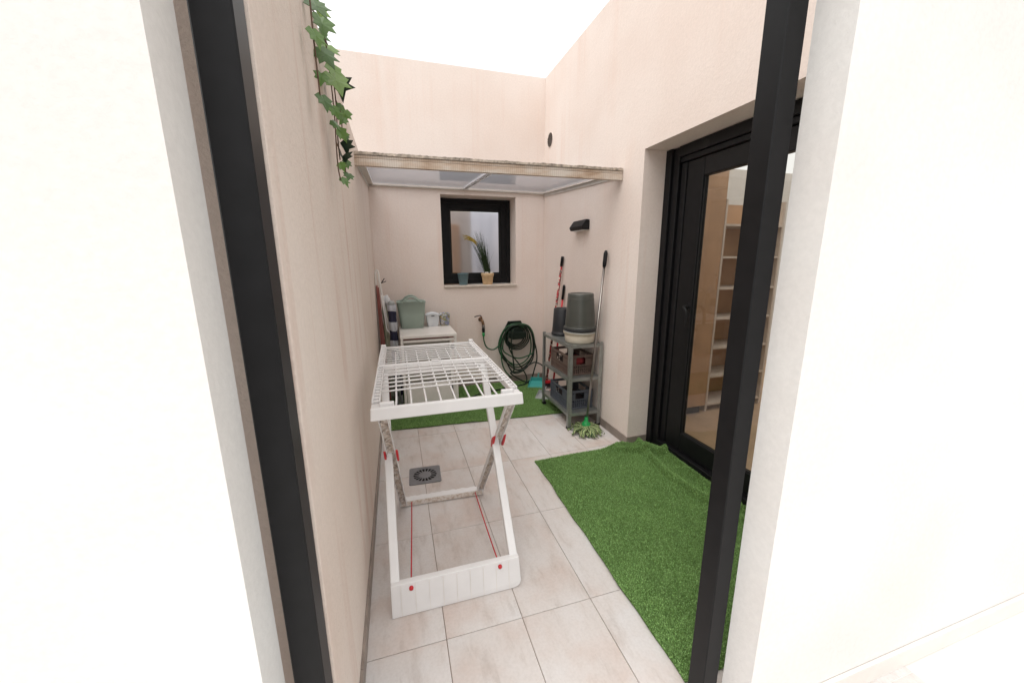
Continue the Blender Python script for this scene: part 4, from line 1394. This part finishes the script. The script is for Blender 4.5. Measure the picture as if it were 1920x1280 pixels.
def lump(name, label, cat, m, c, sx, sy, sz, seed):
    rnd = random.Random(seed)
    bm = bmesh.new()
    bmesh.ops.create_icosphere(bm, subdivisions=3, radius=1)
    ph = [rnd.uniform(0, 6) for _ in range(6)]
    for v in bm.verts:
        d = 1 + 0.12 * math.sin(5 * v.co.x + ph[0]) * math.sin(4 * v.co.y + ph[1]) + 0.08 * math.sin(9 * v.co.z + 6 * v.co.x + ph[2])
        v.co = Vector((v.co.x * sx * d, v.co.y * sy * d, max(-0.9, v.co.z) * sz * d)) + Vector(c)
    for f in bm.faces:
        f.smooth = True
    mb = MB()
    mb.bm.free()
    mb.bm = bm
    o = mb.build(name, m)
    return tag(o, label, cat)


lump('cloth_bundle', 'bundle of dark cloth filling the brown crate', 'cloth', 'dark_cloth', (1.615, 3.33, 0.575), 0.10, 0.145, 0.075, 1)
lump('cloth_bundle', 'red cloth showing over the rim of the brown crate', 'cloth', 'red_cloth', (1.60, 3.17, 0.615), 0.085, 0.05, 0.055, 2)
lump('cloth_bundle', 'dark cloth lying inside the slate blue crate', 'cloth', 'dark_cloth', (1.61, 3.31, 0.225), 0.10, 0.16, 0.06, 4)


def pail(name, label, m, c, prof, parts=()):
    t = thing(name, label, 'bucket', c)
    MB().lathe(c, prof, 40).build('body', m, t)
    for nm, mm, pr_ in parts:
        MB().lathe(c, pr_, 40).build(nm, mm, t)
    return t


SHZ = 0.8055
b1 = pail('bucket', 'low beige bucket with cream rim standing under the upturned grey bucket', 'cream_plastic', (1.617, 3.16, SHZ),
     [(0.128, 0.0), (0.134, 0.004), (0.141, 0.095), (0.137, 0.095), (0.130, 0.006)],
     [('rim', 'cream_plastic', [(0.1415, 0.078), (0.150, 0.080), (0.152, 0.100), (0.148, 0.106), (0.138, 0.106), (0.138, 0.098)])])
zb0 = SHZ + 0.107
b2 = pail('bucket', 'large grey green bucket turned upside down on the beige one', 'greygreen_plastic', (1.613, 3.15, zb0),
     [(0.141, 0.018), (0.139, 0.05), (0.1375, 0.055), (0.139, 0.060), (0.119, 0.315), (0.118, 0.335), (0.113, 0.343), (0.098, 0.343), (0.096, 0.338), (0.02, 0.338), (0.0001, 0.338)],
     [('rim', 'charcoal_plastic', [(0.142, 0.0), (0.152, 0.001), (0.154, 0.022), (0.150, 0.026), (0.142, 0.026)]),
      ('rim_ring', 'greygreen_plastic', [(0.1415, 0.027), (0.149, 0.028), (0.148, 0.038), (0.1405, 0.039)]),
      ('base_ring', 'greygreen_plastic', [(0.1215, 0.290), (0.1228, 0.294), (0.1212, 0.298)])])
hp = [(1.613 + 0.158 * math.cos(R(a)), 3.15 + 0.158 * math.sin(R(a)), zb0 + 0.004 - 0.012 * math.sin(R(a - 180))) for a in range(180, 361, 10)]
MB().tube(hp, 0.0035, 6).build('handle', 'grey_plastic', b2)
pail('bucket', 'black bucket turned upside down at the back of the top shelf', 'charcoal_plastic', (1.60, 3.52, SHZ),
     [(0.104, 0.0), (0.107, 0.004), (0.107, 0.026), (0.100, 0.030), (0.099, 0.045), (0.086, 0.265), (0.080, 0.272), (0.072, 0.272), (0.071, 0.266), (0.0001, 0.266)])

# ================================================================ BROOMS, MOP, DUSTPANS
br = thing('broom', 'broom with red spotted handle and black grip leaning behind the metal shelf', 'broom', (1.72, 4.13, 0.02))
ba, bb = Vector((1.700, 4.16, 0.10)), Vector((1.780, 3.94, 1.592))
MB().tube([ba, ba.lerp(bb, 0.935)], 0.0135, 12).build('handle', 'leopard', br)
MB().tube([ba.lerp(bb, 0.93), ba.lerp(bb, 0.995), bb], [0.0165, 0.0165, 0.011], 12).build('grip', 'black_plastic', br)
MB().box(1.655, 1.785, 4.135, 4.185, 0.068, 0.10, 0.008, 2).build('head', 'red', br)
for k in range(9):
    x = 1.660 + 0.0130 * k
    MB().hexa([(x - 0.002, 4.138, 0.022), (x + 0.009, 4.138, 0.022), (x + 0.009, 4.182, 0.022), (x - 0.002, 4.182, 0.022), (x, 4.142, 0.0675), (x + 0.0085, 4.142, 0.0675), (x + 0.0085, 4.178, 0.0675), (x, 4.178, 0.0675)]).build('bristle_tuft', 'dark_cloth', br)
rb = thing('brush', 'red handled brush with black grip leaning on the wall behind the metal shelf', 'brush', (1.73, 3.95, 0.02))
ra, rb2 = Vector((1.700, 3.945, 0.16)), Vector((1.785, 3.895, 1.285))
MB().tube([ra, ra.lerp(rb2, 0.86)], 0.0115, 10).build('handle', 'red', rb)
MB().tube([ra.lerp(rb2, 0.855), ra.lerp(rb2, 0.985), rb2], [0.0145, 0.0145, 0.007], 10).build('grip', 'black_plastic', rb)
MB().tube([(1.699, 3.945, 0.165), (1.697, 3.945, 0.10), (1.697, 3.945, 0.05)], [0.016, 0.026, 0.034], 14).build('socket', 'red', rb)
MB().box(1.655, 1.74, 3.92, 3.97, 0.022, 0.05, 0.005).build('brush_head', 'red', rb)


def dustpan(name, label, m, c, rz, tilt, s=1.0):
    t = thing(name, label, 'dustpan', c)
    Mx = Matrix.Translation(c) @ Matrix.Rotation(rz, 4, 'Z') @ Matrix.Rotation(tilt, 4, 'X')

    def T(p):
        return Mx @ Vector((p[0] * s, p[1] * s, p[2] * s))
    w = 0.12
    MB().hexa([T(p) for p in ((-w, -0.11, 0), (w, -0.11, 0), (w * 0.85, 0.11, 0), (-w * 0.85, 0.11, 0), (-w, -0.11, 0.003), (w, -0.11, 0.003), (w * 0.85, 0.11, 0.005), (-w * 0.85, 0.11, 0.005))]).build('tray', m, t)
    MB().hexa([T(p) for p in ((-w * 0.85, 0.102, 0.005), (w * 0.85, 0.102, 0.005), (w * 0.85, 0.110, 0.005), (-w * 0.85, 0.110, 0.005), (-w * 0.8, 0.104, 0.055), (w * 0.8, 0.104, 0.055), (w * 0.8, 0.110, 0.055), (-w * 0.8, 0.110, 0.055))]).build('back_edge', m, t)
    for sx in (-1, 1):
        MB().hexa([T(p) for p in ((sx * w, -0.11, 0.003), (sx * (w - 0.006), -0.11, 0.003), (sx * (w * 0.85 - 0.006), 0.101, 0.005), (sx * w * 0.85, 0.101, 0.005), (sx * w, -0.11, 0.008), (sx * (w - 0.006), -0.11, 0.008), (sx * (w * 0.8 - 0.006), 0.101, 0.052), (sx * w * 0.8, 0.101, 0.052))]).build('side_edge', m, t)
    MB().tube([T((0, 0.108, 0.04)), T((0, 0.16, 0.05)), T((0, 0.25, 0.052))], [0.010 * s, 0.012 * s, 0.012 * s], 8).build('handle', m, t)
    return t


dustpan('dustpan', 'teal dustpan lying by the rear wall beside the metal shelf', 'teal', (1.62, 4.27, 0.024), R(-25), R(7), 0.95)
dustpan('dustpan', 'light grey dustpan on the floor in front of the teal one', 'grey_plastic', (1.545, 3.86, 0.020), R(-30), R(4), 0.75)

mp = thing('mop', 'mop with silver pole and green striped head leaning by the metal shelf', 'mop', (1.585, 2.90, 0))
ma, mt = Vector((1.590, 2.915, 0.075)), Vector((1.772, 3.012, 1.632))
MB().tube([ma, ma.lerp(mt, 0.915)], 0.0105, 12).build('pole', 'chrome', mp)
MB().tube([ma.lerp(mt, 0.91), ma.lerp(mt, 0.93), ma.lerp(mt, 0.985), mt], [0.0145, 0.018, 0.018, 0.010], 12).build('grip', 'black_plastic', mp)
MB().lathe((1.588, 2.913, 0.0), [(0.044, 0.058), (0.043, 0.074), (0.034, 0.094), (0.019, 0.106), (0.016, 0.140), (0.0135, 0.145)], 20).build('head_cap', 'mop_green', mp)
rnd = random.Random(5)
strand_meshes = []
for s in range(5):
    mb = MB()
    L = 0.095 + 0.016 * s
    pts = []
    n = 9
    wv = rnd.uniform(0.8, 1.4)
    rows = []
    for i in range(n + 1):
        t = i / n
        r_ = 0.012 + L * (1 - (1 - t) ** 1.4)
        z = 0.060 * (1 - t) ** 0.8 + 0.016 * math.sin(t * 7 * wv + s) * t + 0.008
        w = 0.014 + 0.006 * math.sin(t * 9 + s)
        yoff = 0.018 * math.sin(t * 5 + s * 2) * t
        tw = 0.9 * math.sin(t * 6 + s * 1.3) * t
        rows.append([(r_, yoff - w * math.cos(tw), max(0.003, z - w * math.sin(tw))), (r_, yoff + w * math.cos(tw), max(0.003, z + w * math.sin(tw)))])
    vs = [mb.bm.verts.new(p) for row in rows for p in row]
    vs2 = [mb.bm.verts.new((p[0], p[1], p[2] + 0.0022)) for row in rows for p in row]
    for i in range(n):
        a, b_, c_, d_ = 2 * i, 2 * i + 1, 2 * i + 3, 2 * i + 2
        for V, fl in ((vs, 0), (vs2, 1)):
            f = mb.bm.faces.new((V[a], V[b_], V[c_], V[d_]))
            f.smooth = True
        mb.bm.faces.new((vs[a], vs[d_], vs2[d_], vs2[a]))
        mb.bm.faces.new((vs[b_], vs[c_], vs2[c_], vs2[b_]))
    o = mb.build('strand', 'mop_strip', None, origin=(0, 0, 0))
    strand_meshes.append(o.data)
    C.objects.unlink(o)
    bpy.data.objects.remove(o)
for k in range(44):
    me = strand_meshes[k % 5]
    o = link('strand', me, (1.588, 2.905, 0.002 + 0.010 * rnd.random()), mp)
    o.rotation_euler = (0, 0, 2 * PI * k / 44 + rnd.uniform(-0.1, 0.1))

# ================================================================ POTS on the sill
p1 = thing('plant_pot', 'empty blue plastic pot on the window sill', 'pot', (0.789, 4.66, ZB))
MB().lathe((0.789, 4.66, ZB), [(0.048, 0.001), (0.050, 0.004), (0.066, 0.134), (0.068, 0.134), (0.069, 0.142), (0.064, 0.142), (0.061, 0.132), (0.047, 0.008)], 28).build('body', 'pot_blue', p1)
MB().lathe((0.789, 4.66, ZB), [(0.061, 0.09), (0.001, 0.09)], 24, cap=False).build('soil', 'soil', p1)
p2 = thing('potted_plant', 'cream pot of tall artificial grass with a yellow plume on the window sill', 'potted plant', (1.098, 4.66, ZB))
pc = Vector((1.094, 4.66, ZB))
MB().lathe(pc, [(0.058, 0.001), (0.060, 0.004), (0.070, 0.098), (0.075, 0.100), (0.081, 0.138), (0.077, 0.140), (0.070, 0.132), (0.062, 0.100)], 30).build('pot', 'pot_cream', p2)
MB().lathe(pc, [(0.073, 0.128), (0.0001, 0.133)], 24, cap=False).build('soil', 'soil', p2)
rnd = random.Random(9)
mb = MB()
tipc = Vector((0.985, 4.64, 1.80))


def blade(mb, p, q, bend, w):
    n = 7
    pv = None
    p, q = Vector(p), Vector(q)
    sd = Vector((rnd.uniform(-1, 1), rnd.uniform(-1, 1), 0)).normalized()
    for i in range(n + 1):
        t = i / n
        c_ = p.lerp(q, t) + bend * (t * t) - bend * t * 0.4
        ww = w * (1 - 0.85 * t)
        cur = (mb.bm.verts.new(c_ - sd * ww), mb.bm.verts.new(c_ + sd * ww), mb.bm.verts.new(c_ + sd.cross(Vector((0, 0, 1))) * ww * 0.6))
        if pv:
            for a in range(3):
                f = mb.bm.faces.new((pv[a], pv[(a + 1) % 3], cur[(a + 1) % 3], cur[a]))
                f.smooth = True
        pv = cur


for k in range(150):
    a, r_ = rnd.uniform(0, 6.28), rnd.uniform(0, 0.040)
    p = pc + Vector((r_ * math.cos(a) + 0.004, r_ * math.sin(a), 0.13))
    h = rnd.uniform(0.22, 0.52)
    q = p + Vector((-0.22 * h + rnd.gauss(0, 0.13) * h - 0.01, rnd.gauss(0, 0.07) * h, h))
    blade(mb, p, q, Vector((rnd.uniform(-0.03, 0.02), 0, -0.005)), 0.0036)
for k in range(22):
    a = rnd.uniform(0, 6.28)
    p = pc + Vector((0.02 * math.cos(a), 0.02 * math.sin(a), 0.13))
    q = p + Vector((rnd.uniform(-0.20, 0.10), rnd.uniform(-0.06, 0.05), rnd.uniform(0.10, 0.30)))
    blade(mb, p, q, Vector((rnd.uniform(-0.05, 0.05), 0, -0.05)), 0.0018)
fo = mb.build('foliage', 'leaf_grass', p2)
fo['kind'] = 'stuff'
for k in range(3):
    dz = -0.014 * k
    pts = smooth_path([pc + Vector((-0.01, 0.004 * k, 0.14)), (1.045 - 0.01 * k, 4.65, 1.58), (0.988 - 0.006 * k, 4.645, 1.735 + dz), (0.925, 4.64, 1.80 + dz), (0.865, 4.638, 1.832 + dz * 1.2), (0.802 + 0.012 * k, 4.635, 1.848 + dz * 1.5)], 5)
    MB().tube(pts[:12], 0.002, 6).build('plume_stem', 'leaf_grass', p2)
    mb = MB()
    core = pts[11:]
    nn = len(core) - 1
    mb.tube(core, [0.0025 + 0.0055 * math.sin(PI * min(1, (i + 0.4) / nn)) ** 0.8 for i in range(nn + 1)], 6)
    for q in range(46):          # fine hairs of the plume
        i = rnd.randrange(nn)
        c0 = core[i].lerp(core[i + 1], rnd.random())
        dd = (core[i + 1] - core[i]).normalized()
        e = c0 + dd * rnd.uniform(0.012, 0.03) + Vector((0, rnd.uniform(-0.012, 0.012), rnd.uniform(-0.015, 0.012)))
        mb.tube([c0, e], [0.0016, 0.0005], 4)
    mb.build('plume', 'leaf_yellow', p2)
for dx_, dy_ in ((-0.03, -0.045), (0.035, -0.035), (0.05, -0.02), (-0.012, -0.055)):
    MB().lathe(pc + Vector((dx_, dy_, 0.135)), [(0.0001, 0.0), (0.012, 0.004), (0.013, 0.011), (0.007, 0.018), (0.0001, 0.020)], 10).build('pebble', 'pebble', p2)

# ================================================================ IVY
iv = thing('ivy_garland', 'trailing ivy with lobed green leaves hanging over the low side wall', 'ivy', (XL, 1.8, 2.42))


def ivy_mesh(fold):
    out = [(0, -0.42), (0.17, -0.50), (0.34, -0.36), (0.52, -0.20), (0.36, -0.02), (0.46, 0.26), (0.20, 0.20), (0.0, 0.62), (-0.20, 0.20), (-0.46, 0.26), (-0.36, -0.02), (-0.52, -0.20), (-0.34, -0.36), (-0.17, -0.50)]
    mb = MB()
    top = [mb.bm.verts.new((x, z, fold * abs(x) + 0.06 * math.sin(4 * z))) for x, z in out]
    bot = [mb.bm.verts.new((x, z, fold * abs(x) + 0.06 * math.sin(4 * z) - 0.02)) for x, z in out]
    ct, cb_ = mb.bm.verts.new((0, -0.08, 0.03)), mb.bm.verts.new((0, -0.08, 0.01))
    n = len(out)
    for k in range(n):
        mb.bm.faces.new((ct, top[k], top[(k + 1) % n]))
        mb.bm.faces.new((cb_, bot[(k + 1) % n], bot[k]))
        mb.bm.faces.new((top[k], bot[k], bot[(k + 1) % n], top[(k + 1) % n]))
    o = mb.build('leaf', 'ivy', None, origin=(0, 0, 0))
    me = o.data
    C.objects.unlink(o)
    bpy.data.objects.remove(o)
    return me


IM = [ivy_mesh(0.15), ivy_mesh(0.4), ivy_mesh(-0.2)]
dark = ivy_mesh(1.6)
dark.materials[0] = M['ivy_dark']
leaves = [((-0.165, 1.70, 2.20), 0.135, 0), ((-0.18, 1.86, 2.235), 0.11, 3), ((-0.175, 1.405, 2.03), 0.075, 0), ((-0.165, 1.94, 2.17), 0.075, 1), ((-0.17, 1.62, 2.075), 0.062, 0),
          ((-0.17, 1.85, 2.12), 0.06, 1), ((-0.175, 1.66, 2.045), 0.055, 2), ((-0.17, 1.90, 2.07), 0.05, 1), ((-0.17, 1.78, 2.045), 0.075, 1), ((-0.17, 1.80, 2.00), 0.075, 3), ((-0.17, 1.77, 1.95), 0.07, 3),
          ((-0.17, 1.90, 1.965), 0.055, 0), ((-0.17, 1.68, 1.905), 0.05, 1), ((-0.17, 1.91, 1.915), 0.062, 0), ((-0.17, 1.73, 1.86), 0.06, 0), ((-0.17, 1.74, 2.25), 0.10, 0), ((-0.18, 1.62, 2.25), 0.11, 2),
          ((-0.18, 1.50, 2.33), 0.10, 0), ((-0.19, 1.66, 2.36), 0.11, 1), ((-0.19, 1.82, 2.36), 0.10, 0), ((-0.20, 1.58, 2.43), 0.11, 0), ((-0.21, 1.74, 2.45), 0.11, 1), ((-0.22, 1.40, 2.44), 0.10, 2), ((-0.23, 1.92, 2.45), 0.10, 0),
          ((-0.18, 1.42, 2.10), 0.06, 1), ((-0.18, 1.40, 2.20), 0.08, 0), ((-0.17, 1.84, 2.165), 0.05, 2)]
rnd = random.Random(21)
for (p, s, k) in leaves:
    me = dark if k == 3 else IM[k]
    o = link('leaf', me, p, iv)
    s *= 0.78
    o.scale = (s, s * 0.95, s)
    face = Vector((0.55 + rnd.uniform(-0.3, 0.3), -0.8, 0.25 + rnd.uniform(-0.2, 0.3))).normalized()
    q = face.to_track_quat('Z', 'Y')
    o.rotation_mode = 'QUATERNION'
    o.rotation_quaternion = q @ Matrix.Rotation(PI + rnd.uniform(-0.6, 0.6) if True else 0, 3, 'Z').to_quaternion()
stems = [[(-0.24, 1.66, 2.43), (-0.195, 1.70, 2.38), (-0.19, 1.76, 2.25), (-0.185, 1.74, 2.10), (-0.185, 1.71, 2.00), (-0.182, 1.67, 1.90), (-0.182, 1.72, 1.865)],
         [(-0.24, 1.82, 2.43), (-0.195, 1.84, 2.38), (-0.188, 1.86, 2.20), (-0.185, 1.80, 2.09), (-0.185, 1.78, 2.02), (-0.183, 1.77, 1.95)],
         [(-0.185, 1.71, 2.00), (-0.182, 1.80, 1.985), (-0.18, 1.90, 1.97), (-0.18, 1.92, 1.92)],
         [(-0.24, 1.44, 2.43), (-0.195, 1.43, 2.36), (-0.188, 1.41, 2.20), (-0.185, 1.405, 2.04)],
         [(-0.188, 1.86, 2.20), (-0.18, 1.93, 2.17), (-0.18, 1.92, 2.08)],
         [(-0.185, 1.74, 2.10), (-0.18, 1.66, 2.08), (-0.18, 1.62, 2.07)],
         [(-0.27, 1.2, 2.43), (-0.27, 1.5, 2.432), (-0.26, 1.8, 2.43), (-0.28, 2.1, 2.432)]]
for st in stems:
    MB().tube(smooth_path(st, 5), 0.0024, 6).build('stem', 'vine', iv)

# repeats of one kind share a group
GROUPS = {'bucket': 'buckets stacked on the metal shelf', 'crate': 'folding crates on the metal shelf', 'bin': 'small bins on the white cabinet',
          'artificial grass rug': 'artificial grass rugs on the patio', 'dustpan': 'dustpans on the floor by the shelf', 'parasol': 'folded parasols in the corner',
          'cloth': 'cloths stored in the crates', 'wall': 'walls around the patio', 'room': 'rooms seen through the panes'}
for o in list(C.objects):
    if o.get('category') in GROUPS:
        o['group'] = GROUPS[o['category']]
